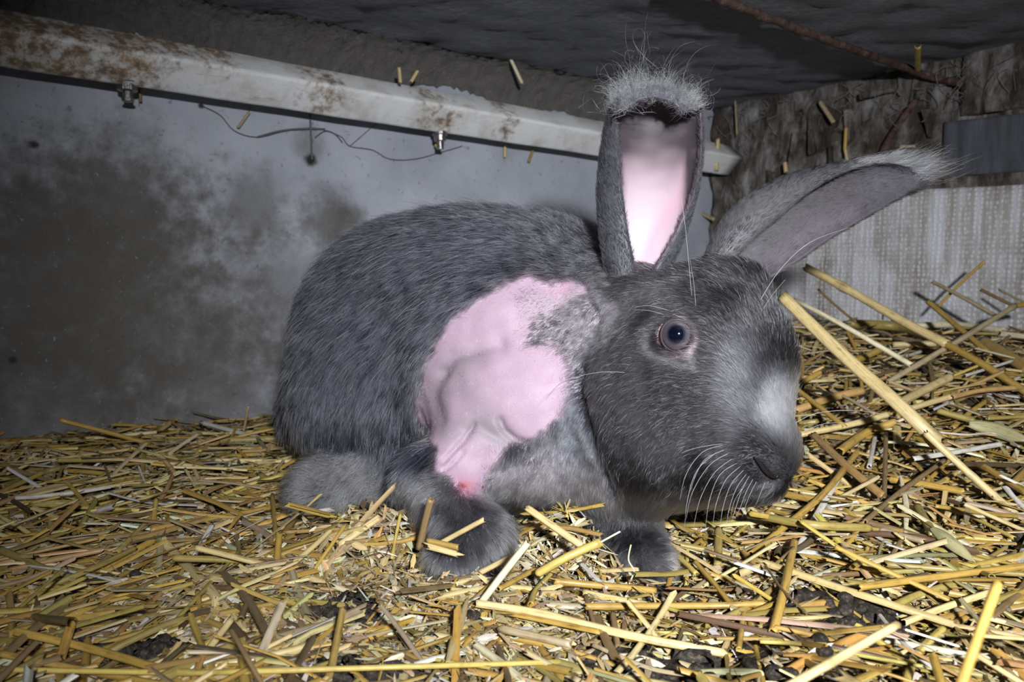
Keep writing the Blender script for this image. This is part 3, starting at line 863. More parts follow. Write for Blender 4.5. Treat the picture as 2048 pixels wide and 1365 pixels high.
# ------------------------------------------------------------------ fur
m = bpy.data.materials.new('fur'); m.use_nodes = True; nt_ = m.node_tree; nt_.nodes.remove(nt_.nodes['Principled BSDF'])
hb = nt_.nodes.new('ShaderNodeBsdfHairPrincipled'); hb.model = 'CHIANG'; hb.parametrization = 'COLOR'
at = nt_.nodes.new('ShaderNodeAttribute'); at.attribute_name = 'hcol'
nt_.links.new(at.outputs['Color'], hb.inputs['Color']); hb.inputs['Roughness'].default_value = .24; hb.inputs['Radial Roughness'].default_value = .55
hb.inputs['Coat'].default_value = .0
nt_.links.new(hb.outputs[0], nt_.nodes['Material Output'].inputs['Surface'])
M_FUR = m
hb.inputs['IOR'].default_value = 1.47
M_VELVET = m.copy(); M_VELVET.name = 'velvet_fur'
for nd in M_VELVET.node_tree.nodes:
    if nd.type == 'BSDF_HAIR_PRINCIPLED': nd.inputs['IOR'].default_value = 1.36; nd.inputs['Roughness'].default_value = .30

def tri_sample(V, F, N, weight, count, g):
    T = np.vstack([F[:, [0, 1, 2]], F[:, [0, 2, 3]]])
    a, b, c = V[T[:, 0]], V[T[:, 1]], V[T[:, 2]]
    area = np.linalg.norm(np.cross(b - a, c - a), axis=1) * weight[T].mean(1)
    cum = np.cumsum(area); tot = cum[-1]
    i = np.searchsorted(cum, g.random(count) * tot); i = np.clip(i, 0, len(T) - 1)
    u = g.random(count); v = g.random(count); fl_ = u + v > 1; u[fl_] = 1 - u[fl_]; v[fl_] = 1 - v[fl_]
    W = np.stack([1 - u - v, u, v], -1)
    return T[i], W
def interp(T, W, A):
    A = np.asarray(A)
    if A.ndim == 1: return (A[T] * W).sum(1)
    return (A[T] * W[..., None]).sum(1)
def make_hair(name, R, N, flow, L, col, lift, mess, rad, parent, K=5, clump=0.3, nclump=2500, grav=.1, curl=0.0, seed=1, cvar=.35, wavy=1.0, mat=None, **props):
    g = np.random.default_rng(seed); n = len(R)
    side = np.cross(N, flow)
    ang = g.normal(0, 1, n) * mess
    wv_ = noise3(R, 55, seed) * .25 + noise3(R, 140, seed + 2) * .2
    a = ang + wv_ * wavy
    f = flow * np.cos(a)[:, None] + side * np.sin(a)[:, None]
    lf = lift * np.exp(g.normal(0, .35, n))
    L = L * g.uniform(.55, 1.15, n)
    s = np.linspace(0, 1, K)
    pts = np.empty((n, K, 3)); pts[:, 0] = R - N * .0004
    ph = g.uniform(0, 6.28, n); cs = g.uniform(.5, 1.6, n) * curl
    for k in range(1, K):
        t = (k - .5) / (K - 1)
        d = N * (lf * (1.15 - t) + .10)[:, None] + f * (.45 + .55 * t) + np.array([0, 0, -1.0]) * (grav * t)
        if curl: d = d + (side * np.sin(ph + t * 9)[:, None] + N * np.cos(ph * 1.7 + t * 8)[:, None]) * cs[:, None]
        pts[:, k] = pts[:, k - 1] + norm(d) * (L / (K - 1))[:, None]
    if clump > 0 and n > 50:
        ci = g.choice(n, min(nclump, n), replace=False); cr = R[ci]
        best = np.empty(n, int)
        from mathutils.kdtree import KDTree
        kd = KDTree(len(ci))
        for q, p in enumerate(cr): kd.insert(p, q)
        kd.balance()
        best = np.array([kd.find(p)[1] for p in R])
        tgt = pts[ci[best]]
        w_ = (clump * s ** 1.6)[None, :, None] * g.uniform(.5, 1, n)[:, None, None]
        off = R - cr[best]
        pts = pts + (tgt - pts) * w_
    cv = np.exp(g.normal(0, cvar, len(cr)))[best] if (clump > 0 and n > 50) else 1.0
    cur = bpy.data.hair_curves.new(name)
    cur.add_curves([K] * n)
    cur.position_data.foreach_set('vector', np.ascontiguousarray(pts, dtype=np.float32).ravel()) if hasattr(cur, 'position_data') else cur.attributes['position'].data.foreach_set('vector', np.ascontiguousarray(pts, dtype=np.float32).ravel())
    ra = cur.attributes.get('radius') or cur.attributes.new('radius', 'FLOAT', 'POINT')
    prof = (1 - .8 * s ** 1.5)
    rr = (rad * g.uniform(.7, 1.25, n))[:, None] * prof[None]
    ra.data.foreach_set('value', np.ascontiguousarray(rr, dtype=np.float32).ravel())
    hc = cur.attributes.new('hcol', 'FLOAT_COLOR', 'CURVE')
    c4 = np.ones((n, 4), np.float32)
    v = np.exp(g.normal(0, .30, n)); hi = g.random(n) < .07
    c4[:, :3] = np.clip(col * (v * cv * np.where(hi, 2.4, 1))[:, None], 0.004, .9)
    hc.data.foreach_set('color', c4.ravel())
    cur.materials.append(mat or M_FUR)
    o = bpy.data.objects.new(name, cur); COL.objects.link(o); o.parent = parent
    o['kind'] = 'stuff'
    for k_, v_ in props.items(): o[k_] = v_
    return o
g = np.random.default_rng(3)
# weights: more hairs per area on short coat, fewer on faces turned away
short = np.clip(.0085 / np.maximum(LL, .002), .6, 2.2)
wt = DD * short * (.30 + .70 * facing)
T, W = tri_sample(BV, BF, BN, wt, 320000, g)
R = interp(T, W, BV); N_ = norm(interp(T, W, BN)); Fl = interp(T, W, flow); Fl = norm(Fl - (Fl * N_).sum(1, keepdims=True) * N_)
Lh = interp(T, W, LL); Ch = interp(T, W, cc); Lf = interp(T, W, LF); Ms = interp(T, W, MS); Hh = interp(T, W, hm)
hs = Hh > .5
rad = np.where(Lh > .012, .00015, .000085)
make_hair('coat_fur', R[~hs], N_[~hs], Fl[~hs], Lh[~hs], Ch[~hs], Lf[~hs], Ms[~hs], rad[~hs], rabbit, K=6, clump=.45, nclump=9000, grav=.12, seed=2)
make_hair('head_fur', R[hs], N_[hs], Fl[hs], Lh[hs], Ch[hs], Lf[hs], Ms[hs], rad[hs], rabbit, K=4, clump=.25, nclump=12000, grav=.03, seed=5, cvar=.16, wavy=.45, mat=M_VELVET, label='short dark velvety fur of the head with a white patch on the nose')

# longer pale guard hairs over the back
T, W = tri_sample(BV, BF, BN, DD * (LL > .0125) * (.3 + .7 * facing), 9000, g)
R = interp(T, W, BV); N_ = norm(interp(T, W, BN)); Fl = interp(T, W, flow); Fl = norm(Fl - (Fl * N_).sum(1, keepdims=True) * N_)
n_ = len(R)
make_hair('guard_hair', R, N_, Fl, interp(T, W, LL) * 1.35, np.tile([.20, .215, .26], (n_, 1)), np.full(n_, .42), np.full(n_, .2), np.full(n_, .00013), rabbit, K=6, clump=.5, nclump=4500, grav=.14, seed=31)

T, W = tri_sample(BV, BF, BN, DD * (hm > .6) * facing * (.25 + np.exp(-(((bx - 1490) / 90) ** 2 + ((by - 680) / 110) ** 2))), 3600, g)
R = interp(T, W, BV); N_ = norm(interp(T, W, BN)); Fl = interp(T, W, flow); Fl = norm(Fl - (Fl * N_).sum(1, keepdims=True) * N_)
n_ = len(R)
make_hair('guard_hair', R, N_, Fl, np.full(n_, .0085), interp(T, W, cc) * .8 + np.array([.13, .135, .16]), np.full(n_, .35), np.full(n_, .25), np.full(n_, .00010), rabbit, K=5, clump=.4, nclump=1500, grav=.0, seed=33, curl=.1)

# ear fur
def ear_fur(V, F, G, T_, nt, na, name, count_out, which, seed):
    g = np.random.default_rng(seed)
    Nv = vnormals(V, F)
    tg_ = np.gradient(G, axis=0); tg_ = norm(tg_).reshape(-1, 3); tg2 = np.vstack([tg_, tg_])
    N = nt * na; isout = np.concatenate([np.zeros(N), np.ones(N)])
    tt2 = np.concatenate([np.repeat(T_, na)] * 2)
    aedge = np.concatenate([np.tile(np.abs(np.linspace(-1, 1, na)), nt)] * 2)
    sgn = np.concatenate([np.tile(np.linspace(-1, 1, na), nt)] * 2)
    return g, Nv, tg2, isout, tt2, aedge, sgn
g1, NV, TG, IO, TT, AE, SG = ear_fur(E1V, E1F, G1, T1, nt, na, '', 0, 1, 8)
e1x, e1y, _ = project(E1V)
wt = IO * 1.0 + (1 - IO) * (.35 * smooth01(TT, .62, .85) + .9 * smooth01(AE, .86, .97) + .6 * smooth01(e1x, 1240, 1222))
T, W = tri_sample(E1V, E1F, NV, wt, 30000, g1)
R = interp(T, W, E1V); N_ = norm(interp(T, W, NV)); Fl = interp(T, W, TG); Fl = norm(Fl - (Fl * N_).sum(1, keepdims=True) * N_ + 1e-6)
t_ = interp(T, W, TT); io = interp(T, W, IO)
tipm = smooth01(t_, .78, .92)[:, None]
C_ = np.array([.030, .030, .037]) * (1 - tipm) + np.array([.26, .28, .34]) * tipm
Lh = .0042 + .0075 * smooth01(t_, .80, .95) * io
make_hair('ear_fur', R, N_, Fl, Lh, C_, np.where(t_ > .8, .7, .35), np.where(t_ > .8, .6, .2), np.full(len(R), .00009), rabbit, K=5, clump=.3, nclump=2500, grav=-.02, curl=0.15, seed=9, mat=M_VELVET)
# wispy tuft on the upright ear tip
wt = IO * smooth01(TT, .62, .80) + .3 * (1 - IO) * smooth01(TT, .9, .97)
T, W = tri_sample(E1V, E1F, NV, wt, 3000, g1)
R = interp(T, W, E1V); N_ = norm(interp(T, W, NV)); n_ = len(R)
Fl = norm(np.array([0, 0, 1.0]) + g1.normal(0, .6, (n_, 3)) + (R - P(1300, 215, .46)) * 30)
Fl = norm(Fl - (Fl * N_).sum(1, keepdims=True) * N_ * .8)
make_hair('ear_tuft', R, N_, Fl, np.exp(g1.normal(math.log(.0145), .42, n_)) * np.where(g1.random(n_) < .05, 2.0, 1) * (1 + .9 * np.clip(noise3(R, 28, 6), -.6, 1)), np.tile([.42, .45, .54], (n_, 1)), np.full(n_, .8), np.full(n_, .6), np.full(n_, .00010), rabbit, K=9, clump=.75, nclump=230, grav=-.02, curl=.8, seed=12, label='wispy pale grey tuft on the tip of the upright ear')
g1, NV, TG, IO, TT, AE, SG = ear_fur(E2V, E2F, G2, T2, nt, na, '', 0, 1, 18)
wt = IO * 1.0 + (1 - IO) * .45
T, W = tri_sample(E2V, E2F, NV, wt, 34000, g1)
R = interp(T, W, E2V); N_ = norm(interp(T, W, NV)); Fl = interp(T, W, TG); Fl = norm(Fl - (Fl * N_).sum(1, keepdims=True) * N_ + 1e-6)
t_ = interp(T, W, TT); io = interp(T, W, IO); tipm = (smooth01(t_, .55, .85) * (SGi := smooth01(-interp(T, W, SG), -.5, .3)))[:, None]
C_ = np.array([.028, .027, .031]) * (1 - tipm) + np.array([.24, .26, .31]) * tipm
C_ = np.where(io[:, None] > .5, C_, np.array([.045, .04, .052]) * (1 - .5 * tipm))
Lh = .0042 + .012 * smooth01(t_, .68, .95) * io
make_hair('ear_fur', R, N_, Fl, Lh, C_, np.full(len(R), .22), np.full(len(R), .15), np.full(len(R), .00009), rabbit, K=5, clump=.3, nclump=2500, grav=0, seed=19, mat=M_VELVET)
wt = (IO * smooth01(TT, .55, .92) + .3 * smooth01(TT, .9, .97)) * smooth01(-SG, -.9, -.2)
T, W = tri_sample(E2V, E2F, NV, wt, 3600, g1)
R = interp(T, W, E2V); N_ = norm(interp(T, W, NV)); n_ = len(R)
Fl = norm(norm(tg - .02 * upv) + np.array([0, 0, 1.0]) * g1.normal(-.02, .20, (n_, 1)) + fw * g1.normal(0, .15, (n_, 1)))
Fl = norm(Fl - (Fl * N_).sum(1, keepdims=True) * N_ * .7)
make_hair('ear_tuft', R, N_, Fl, g1.uniform(.008, .036, n_) * (.45 + .55 * smooth01(interp(T, W, TT), .6, .95)), np.tile([.32, .34, .41], (n_, 1)), np.full(n_, .10), np.full(n_, .10), np.full(n_, .00009), rabbit, K=7, clump=.6, nclump=160, grav=.12, curl=.08, seed=22, label='long straight pale fringe on the tip of the sideways ear')

# ------------------------------------------------------------------ eyes, eyelids
def eye_material():
    m = NT('rabbit_eye', .06, .6); tc = m.coord()
    sx = m.new('ShaderNodeSeparateXYZ'); m.link(tc, sx.inputs[0])
    cx2 = m.math('POWER', m.math('MULTIPLY', sx.outputs[0], 1.05), 2); cz2 = m.math('POWER', m.math('MULTIPLY', m.math('ADD', sx.outputs[1], -.0004), .93), 2)
    r = m.math('SQRT', m.math('ADD', cx2, cz2))
    fib = m.new('ShaderNodeTexNoise'); fib.inputs['Scale'].default_value = 6
    at2 = m.math('ARCTAN2', sx.outputs[1], sx.outputs[0])
    cb = m.new('ShaderNodeCombineXYZ'); m.link(m.math('MULTIPLY', at2, 4.0), cb.inputs[0]); m.link(m.math('MULTIPLY', r, 120.0), cb.inputs[1]); m.link(cb.outputs[0], fib.inputs['Vector'])
    rr = m.math('DIVIDE', r, .0094)
    col = m.ramp(rr, [(0, (.002, .003, .008)), (.40, (.002, .004, .012)), (.50, (.028, .024, .034)), (.62, (.065, .056, .07)), (.76, (.078, .066, .082)), (.85, (.015, .012, .015))])
    col = m.mix(m.math('MULTIPLY', fib.outputs['Fac'], .5), col, (.09, .08, .10), 'MULTIPLY')
    m.color(col); m.b.inputs['Coat Weight'].default_value = 1; m.b.inputs['Coat Roughness'].default_value = .02
    return m.m
M_EYE = eye_material()
def sphere_vf(r, nu=40, nv=24):
    V = [(0, 0, r)]; F = []
    for i in range(1, nv):
        th = math.pi * i / nv
        for k in range(nu): V.append((r * math.sin(th) * math.cos(2 * math.pi * k / nu), r * math.sin(th) * math.sin(2 * math.pi * k / nu), r * math.cos(th)))
    V.append((0, 0, -r))
    F += [(0, 1 + k, 1 + (k + 1) % nu) for k in range(nu)]
    for i in range(nv - 2): F += [(1 + i * nu + k, 1 + (i + 1) * nu + k, 1 + (i + 1) * nu + (k + 1) % nu, 1 + i * nu + (k + 1) % nu) for k in range(nu)]
    e = len(V) - 1; F += [(e, 1 + (nv - 2) * nu + (k + 1) % nu, 1 + (nv - 2) * nu + k) for k in range(nu)]
    return np.array(V), F
V, F = sphere_vf(EYE_R)
eye = mesh_obj('eye', V, F, M_EYE, rabbit, label='round grey-mauve eye with a dark blue pupil')
gaze = norm(CAM + vv(-.030, 0, .012) - EYE_C)
eye.location = EYE_C; eye.rotation_euler = Vector(gaze).to_track_quat('Z', 'Y').to_euler()
eye2 = eye.copy(); COL.objects.link(eye2); eye2.parent = rabbit; eye2.location = EYE2_C
eye2.rotation_euler = Vector(norm(_o2 - EYE2_C)).to_track_quat('Z', 'Y').to_euler()
# eyelid rim
m = NT('eyelid_skin', .35, .5); m.color((.44, .30, .34)); M_LID = m.m
m = NT('eyelid_margin', .6, .25); m.color((.025, .018, .022)); M_LIDD = m.m
def lid(path_px, rads, mat, name, off, parent, lab=None):
    pts = []
    for (x, y) in path_px:
        # lie on the eyeball front
        r_ = norm(P(x, y, 1) - CAM); b_ = (EYE_C - CAM) @ r_; q = EYE_C - CAM; c_ = q @ q - (EYE_R + off) ** 2
        disc = b_ * b_ - c_
        t = b_ - math.sqrt(disc) if disc > 0 else b_
        pts.append(CAM + r_ * t)
    pts = spline(pts, 60)
    V, F = tube_vf(pts, np.interp(np.linspace(0, 1, 60), np.linspace(0, 1, len(rads)), rads), 8)
    o = mesh_obj(name, V, F, mat, parent)
    if lab: o['label'] = lab
    return o
ring = [(1353 + 31 * math.cos(t), 671 + 32.5 * math.sin(t)) for t in np.radians(np.arange(60, 361 + 60, 15))]
ring[0] = ring[-1] = (1375, 704)
lid(ring, [.0008] * 5, M_LIDD, 'eyelid_margin', .0001, rabbit)
ring2 = [(1354 + 36 * math.cos(t), 672.5 + 37 * math.sin(t)) for t in np.radians(np.arange(60, 361 + 60, 15))]
ring2[0] = ring2[-1] = (1383, 712); ring2[1] = (1371, 711)
lid(ring2, [.0009, .0009, .0011, .0012, .0008, .0007, .0009, .0013, .0013, .0009], M_LID, 'eyelid', -.0004, rabbit, 'pink eyelid rim')

# nostril slit and mouth corner
m = NT('nostril_skin', .8, .1); m.color((.008, .006, .007)); M_NOS = m.m
pts = []
for (x, y) in [(1508, 915), (1518, 926), (1528, 940), (1541, 952), (1556, 958)]:
    d_ = march(x, y) or .385
    pts.append(P(x, y, d_ - .0012))
V, F = tube_vf(spline(pts, 24), .0002 + .0010 * np.sin(np.linspace(0.15, 3.0, 24)), 8)
mesh_obj('nostril', V, F, M_NOS, rabbit, label='dark slit of the nostril')
# ------------------------------------------------------------------ whiskers
m = NT('whisker', .3, .6); m.color((.30, .30, .33)); M_WH = m.m
m = NT('dark_whisker', .4, .5); m.color((.03, .03, .03)); M_WHD = m.m
def on_body(px, py):
    d = march(px, py); return P(px, py, d if d else .42)
WH = [([(1462, 905), (1420, 930), (1385, 985), (1372, 1040)], 0), ([(1470, 915), (1430, 945), (1400, 1000), (1386, 1062)], 0), ([(1478, 925), (1440, 950), (1418, 1005), (1410, 1070)], 0),
      ([(1485, 930), (1452, 960), (1432, 1010), (1425, 1060)], 0), ([(1490, 938), (1462, 970), (1445, 1020), (1440, 1066)], 0), ([(1496, 945), (1474, 975), (1458, 1020), (1450, 1074)], 0),
      ([(1500, 950), (1484, 980), (1472, 1015), (1462, 1050)], 0), ([(1508, 955), (1492, 985), (1482, 1012), (1470, 1038)], 0), ([(1515, 960), (1502, 985), (1492, 1010), (1485, 1034)], 0),
      ([(1450, 890), (1405, 905), (1372, 950), (1360, 1000)], 0), ([(1448, 888), (1410, 893), (1380, 900), (1362, 908)], 0), ([(1455, 898), (1412, 918), (1392, 950), (1380, 985)], 0),
      ([(1252, 746), (1215, 744), (1170, 750), (1120, 765)], 0), ([(1200, 757), (1140, 760), (1112, 775), (1092, 800)], 1), ([(1440, 900), (1395, 940), (1375, 1000), (1369, 1060)], 0),
      ([(1570, 860), (1630, 828), (1720, 822), (1800, 838)], 0), ([(1578, 880), (1640, 850), (1690, 846)], 0), ([(1580, 900), (1640, 905), (1690, 915), (1735, 940)], 1), ([(1565, 940), (1600, 985), (1640, 1035)], 1), ([(1575, 930), (1630, 965), (1672, 1010)], 1),
      ([(1384, 600), (1378, 530), (1370, 450), (1362, 392)], 0), ([(1392, 620), (1388, 570), (1380, 520)], 0), ([(1518, 605), (1560, 540), (1620, 485), (1700, 455)], 0), ([(1525, 620), (1545, 590), (1570, 560)], 0), ([(1340, 622), (1300, 612), (1272, 614)], 0), ([(1335, 632), (1300, 622), (1268, 620)], 0),
      ([(1530, 965), (1520, 990), (1512, 1010)], 0), ([(1490, 970), (1470, 1000), (1462, 1030)], 0)]
for pts, dark in WH:
    p0 = on_body(*pts[0]) ; d0 = project(p0)[2]
    if pts[0][0] > 1555: d0 = .40
    W3 = [P(x, y, d0 - .006 * min(i, 2) - .002) for i, (x, y) in enumerate(pts)]
    W3[0] = P(pts[0][0], pts[0][1], d0 + .001)
    q = spline(W3, 16)
    V, F = tube_vf(q, np.linspace(.00015, .00004, 16), 5)
    mesh_obj('whisker', V, F, M_WHD if dark else M_WH, rabbit)
# ------------------------------------------------------------------ straw bedding
def Hs(x, y):
    """height of the litter surface"""
    x = np.asarray(x, float); y = np.asarray(y, float)
    u = (x - .12) * .7 + (y - .42) * .7
    h = .086 * smooth01(u, .08, .62)
    h = h + .024 * np.exp(-(((x + .083) / .034) ** 2 + ((y - .418) / .024) ** 2))
    h = h - .010 * np.exp(-(((x + .13) / .07) ** 2 + ((y - .52) / .04) ** 2))
    h = h + .022 * np.exp(-(((x - .028) / .026) ** 2 + ((y - .425) / .018) ** 2))
    h = h + .012 * np.exp(-(((x + .40) / .14) ** 2 + ((y - .60) / .10) ** 2))
    pn = np.stack([x, y, 0 * x], -1)
    h = h + .0045 * noise3(pn, 9, 1) + .0022 * noise3(pn, 28, 2)
    # pressed down under the feet
    for (fx, fy, r) in PAWS: h = h - .006 * np.exp(-(((x - fx) / r) ** 2 + ((y - fy) / r) ** 2))
    return h
PAWS = [tuple(P(925, 1115, .405)[:2]) + (.020,), tuple(P(1300, 1140, .412)[:2]) + (.024,), tuple(P(690, 960, .53)[:2]) + (.03,)]
def ground(px, py, lift=0.0):
    r = P(px, py, 1.0) - CAM
    t = np.linspace(.08, 2.0, 1600); pts = CAM + t[:, None] * r
    b = pts[:, 2] < Hs(pts[:, 0], pts[:, 1]) + lift
    i = int(np.argmax(b)) if b.any() else len(t) - 1
    return pts[i]
def inside_hutch(X, Y, mg=.006):
    a = (X - C3[0]) * NL[0] + (Y - C3[1]) * NL[1]; b = (X - C3[0]) * NR[0] + (Y - C3[1]) * NR[1]
    return (a > mg) & (b > mg + .012)

# base of the litter
gx = np.linspace(-1.05, .95, 260); gy = np.linspace(.02, 1.32, 190)
X, Y = np.meshgrid(gx, gy, indexing='ij'); Zg = Hs(X, Y) - .0075 + .0022 * noise3(np.stack([X, Y, 0 * X], -1), 90, 3)
a_ = (X - C3[0]) * NL[0] + (Y - C3[1]) * NL[1]; b_ = (X - C3[0]) * NR[0] + (Y - C3[1]) * NR[1]
ok = (a_ > -.008) & (b_ > .0)
idx = np.arange(X.size).reshape(X.shape)
q = np.stack([idx[:-1, :-1], idx[1:, :-1], idx[1:, 1:], idx[:-1, 1:]], -1).reshape(-1, 4)
okq = ok.ravel()[q].all(1)
mesh_obj('bedding_base', np.stack([X, Y, Zg], -1).reshape(-1, 3), q[okq], M_BED, label='dark soiled litter under the straw', category='bedding', kind='stuff')

def straw_mat():
    m = NT('straw', .42, .45)
    tint = m.attr('tint'); st = m.attr('st', 'Vector')
    s1 = m.noise(m.mapping(st, (45, 900, 1)), 1.0, 3, .6); s2 = m.noise(m.mapping(st, (160, 160, 1)), 1.0, 4, .65)
    f = m.math('ADD', m.math('MULTIPLY', s1, .7), m.math('MULTIPLY', s2, .4))
    g_ = m.ramp(f, [(.34, (.34, .29, .24)), (.50, (.85, .82, .78)), (.60, (1, 1, 1)), (.75, (1.0, 1.0, 1.0))])
    col = m.mix(1.0, tint, g_, 'MULTIPLY')
    col = m.mix(m.ramp(s2, [(.62, 0.0), (.75, .45)]), col, (.10, .06, .03))
    m.color(col); m.bump(s1, .35, .0006)
    m.b.inputs['Sheen Weight'].default_value = 0
    return m.m
M_STRAW = straw_mat()
PAL = {'gold': (.50, .325, .078), 'pale': (.66, .52, .25), 'cream': (.78, .70, .48), 'white': (.66, .63, .57), 'olive': (.36, .28, .085), 'brown': (.26, .175, .085), 'orange': (.47, .29, .11),
       'yellow': (.62, .48, .13), 'green': (.40, .37, .19), 'tan': (.45, .36, .22), 'dark': (.15, .10, .055)}

def strips(C, D, Up, L, Wd, arc, bend, tint, R=5, K=4, ragged=.15, taper=0.0, thick=None, node=None, g=None, twist=None, pieces=None):
    """N curved strips at once. arc: opening angle of the cross section (2pi = closed tube)."""
    N = len(C); g = g or rng
    D = norm(D); Sd = norm(np.cross(D, Up)); Un = np.cross(Sd, D)
    t = np.linspace(-.5, .5, R)
    closed = False
    v = np.linspace(-.5, .5, K)
    rr = Wd / np.maximum(2 * np.sin(np.clip(arc, 0, math.pi) / 2), .05)
    th = arc[:, None] * v[None]                                     # N,K
    tw = (twist if twist is not None else np.zeros(N))
    out = np.empty((N, R, K, 3)); st = np.zeros((N, R, K, 3))
    for i in range(R):
        sc = 1 - taper * abs(t[i] * 2) ** 1.5
        if node is not None: sc = sc * node[i]
        sc = np.broadcast_to(sc, (N,))
        a = th + tw[:, None] * t[i]
        x = rr[:, None] * sc[:, None] * np.sin(th); z = rr[:, None] * sc[:, None] * (np.cos(th) - np.cos(arc / 2)[:, None])
        ct, s_ = np.cos(tw * t[i])[:, None], np.sin(tw * t[i])[:, None]
        x2 = x * ct - z * s_; z2 = x * s_ + z * ct
        al = (t[i] * L)[:, None] + (g.uniform(-ragged, ragged, (N, K)) * Wd[:, None] * 1.6 if i in (0, R - 1) else 0)
        lat = bend[:, 0] * (t[i] ** 2 - .08) * L; ver = bend[:, 1] * (t[i] ** 2 - .08) * L
        out[:, i] = C[:, None] + D[:, None] * np.broadcast_to(al, (N, K))[..., None] + Sd[:, None] * (x2 + lat[:, None])[..., None] + Un[:, None] * (z2 + ver[:, None])[..., None]
        st[:, i, :, 0] = np.broadcast_to(al, (N, K)) + np.arange(N)[:, None] * .37 % 9
        st[:, i, :, 1] = v[None] * Wd[:, None] + np.arange(N)[:, None] * .0131 % 3
    idx = np.arange(R * K).reshape(R, K)
    q = np.stack([idx[:-1, :-1], idx[1:, :-1], idx[1:, 1:], idx[:-1, 1:]], -1).reshape(-1, 4)
    F = (q[None] + (np.arange(N) * R * K)[:, None, None]).reshape(-1, 4)
    col = np.repeat(tint, R * K, axis=0)
    return out.reshape(-1, 3), F, st.reshape(-1, 3), col
def straw_obj(name, V, F, st, col, **props):
    o = mesh_obj(name, V, F, M_STRAW, **props)
    attr_color(o.data, 'tint', col); attr_vec(o.data, 'st', st); return o
def pick(names, probs, n, g, sd=.16, dim=.76):
    c = np.array([PAL[k] for k in names]) * dim; p = np.array(probs, float); i = g.choice(len(names), n, p=p / p.sum())
    return np.clip(c[i] * np.exp(g.normal(0, sd, (n, 1))) * np.exp(g.normal(0, .05, (n, 3))), .005, .9)
def clear_of_rabbit(V3, r=.004):
    return body_sdf(V3) > r

def scatter(n, g, ymax=1.0, bias=2.0):
    """ground points, thinner with distance, all over the part of the floor the picture shows and a little around it"""
    pts = []
    while sum(len(p) for p in pts) < n:
        m_ = n * 3
        d = .20 * (1.25 / .20) ** g.random(m_)              # log-uniform depth
        x = g.uniform(-1.1, 1.15, m_) * d
        ok_ = inside_hutch(x, d)
        pts.append(np.stack([x[ok_], d[ok_]], -1))
    return np.concatenate(pts)[:n]
BARE = [(1700, 1245, .023), (692, 1215, .014), (305, 1308, .013), (1330, 1352, .022), (1570, 1354, .014), (1320, 1194, .012), (720, 1356, .014)]
_BW = None
def bare(x, y):
    global _BW
    if _BW is None: _BW = [(*ground(px, py)[:2], r) for px, py, r in BARE]
    m_ = np.zeros(np.shape(x), bool)
    for (cx_, cy_, r) in _BW: m_ |= np.hypot(x - cx_, y - cy_) < r
    return m_
def slope_normal(x, y, e=.004):
    hx = (Hs(x + e, y) - Hs(x - e, y)) / (2 * e); hy = (Hs(x, y + e) - Hs(x, y - e)) / (2 * e)
    return norm(np.stack([-hx, -hy, np.ones_like(hx)], -1))
def lay(n, g, Lr, Wr, lift, tilt, names, probs, R, K, arc, taper=0.0, ragged=.15, regime=None, bendr=.25, angf=None, keep=None):
    xy = scatter(n, g)
    if keep is not None:
        xy = xy[keep(xy[:, 0], xy[:, 1])]
    n = len(xy)
    x, y = xy.T; N_ = slope_normal(x, y)
    ang = g.uniform(0, math.pi, n) if angf is None else angf(x, y, g)
    L = np.exp(g.uniform(math.log(Lr[0]), math.log(Lr[1]), n)); Wd = g.uniform(*Wr, n)
    D = np.stack([np.cos(ang), np.sin(ang), g.normal(0, tilt, n)], -1); Dh = D - (D * N_).sum(1, keepdims=True) * N_ * .9; Dh[:, 2] += g.normal(0, tilt, n); Dh = norm(Dh)
    z = Hs(x, y) + g.uniform(*lift, n) + np.abs(Dh[:, 2] - 0) * 0
    C = np.stack([x, y, z], -1)
    # keep the ends out of the walls
    for sgn in (-.5, .5):
        e = C + Dh * (L * sgn)[:, None]
        bad = ~inside_hutch(e[:, 0], e[:, 1], .003)
        L = np.where(bad, L * .35, L)
    e1 = C + Dh * (L * .5)[:, None]; e0 = C - Dh * (L * .5)[:, None]
    ok_ = clear_of_rabbit(C, .002) & clear_of_rabbit(e0, .001) & clear_of_rabbit(e1, .001) & inside_hutch(e0[:, 0], e0[:, 1], .001) & inside_hutch(e1[:, 0], e1[:, 1], .001)
    ok_ &= clear_of_rabbit((C + e1) / 2, .001) & clear_of_rabbit((C + e0) / 2, .001)
    # long ones may not stand in front of the lens
    far = np.linalg.norm(C - CAM, axis=1) > .2; ok_ &= far
    cover = bare(x, y) | bare(*(C + Dh * (L * .3)[:, None])[:, :2].T) | bare(*(C - Dh * (L * .3)[:, None])[:, :2].T)
    ok_ &= ~(cover & (g.random(n) < .75))
    tint = pick(names, probs, n, g)
    arcv = g.uniform(*arc, n)
    sel = np.where(ok_)[0]
    up = norm(N_ + g.normal(0, .35, (n, 3)))
    V, F, st, col = strips(C[sel], Dh[sel], up[sel], L[sel], Wd[sel], arcv[sel], g.normal(0, bendr, (len(sel), 2)) * .5, tint[sel], R=R, K=K, taper=taper, ragged=ragged, g=g, twist=g.normal(0, .5, len(sel)))
    return V, F, st, col, len(sel)
g = np.random.default_rng(11)
def long_zone(x, y):
    px, py, d = project(np.stack([x, y, Hs(x, y)], -1))
    dens = 1 - .72 * np.exp(-(((px - 930) / 420) ** 2 + ((py - 1170) / 150) ** 2))
    return g.random(len(x)) < dens
def ang_left(x, y, g):
    # on the left most stalks point to the upper right, further right they lie crossways
    n = len(x); a = np.where(g.random(n) < .55, g.normal(.55, .35, n), g.uniform(0, math.pi, n))
    b = np.where(g.random(n) < .5, g.normal(-.15, .45, n), g.uniform(0, math.pi, n))
    return np.where(x < -.08, a, b)
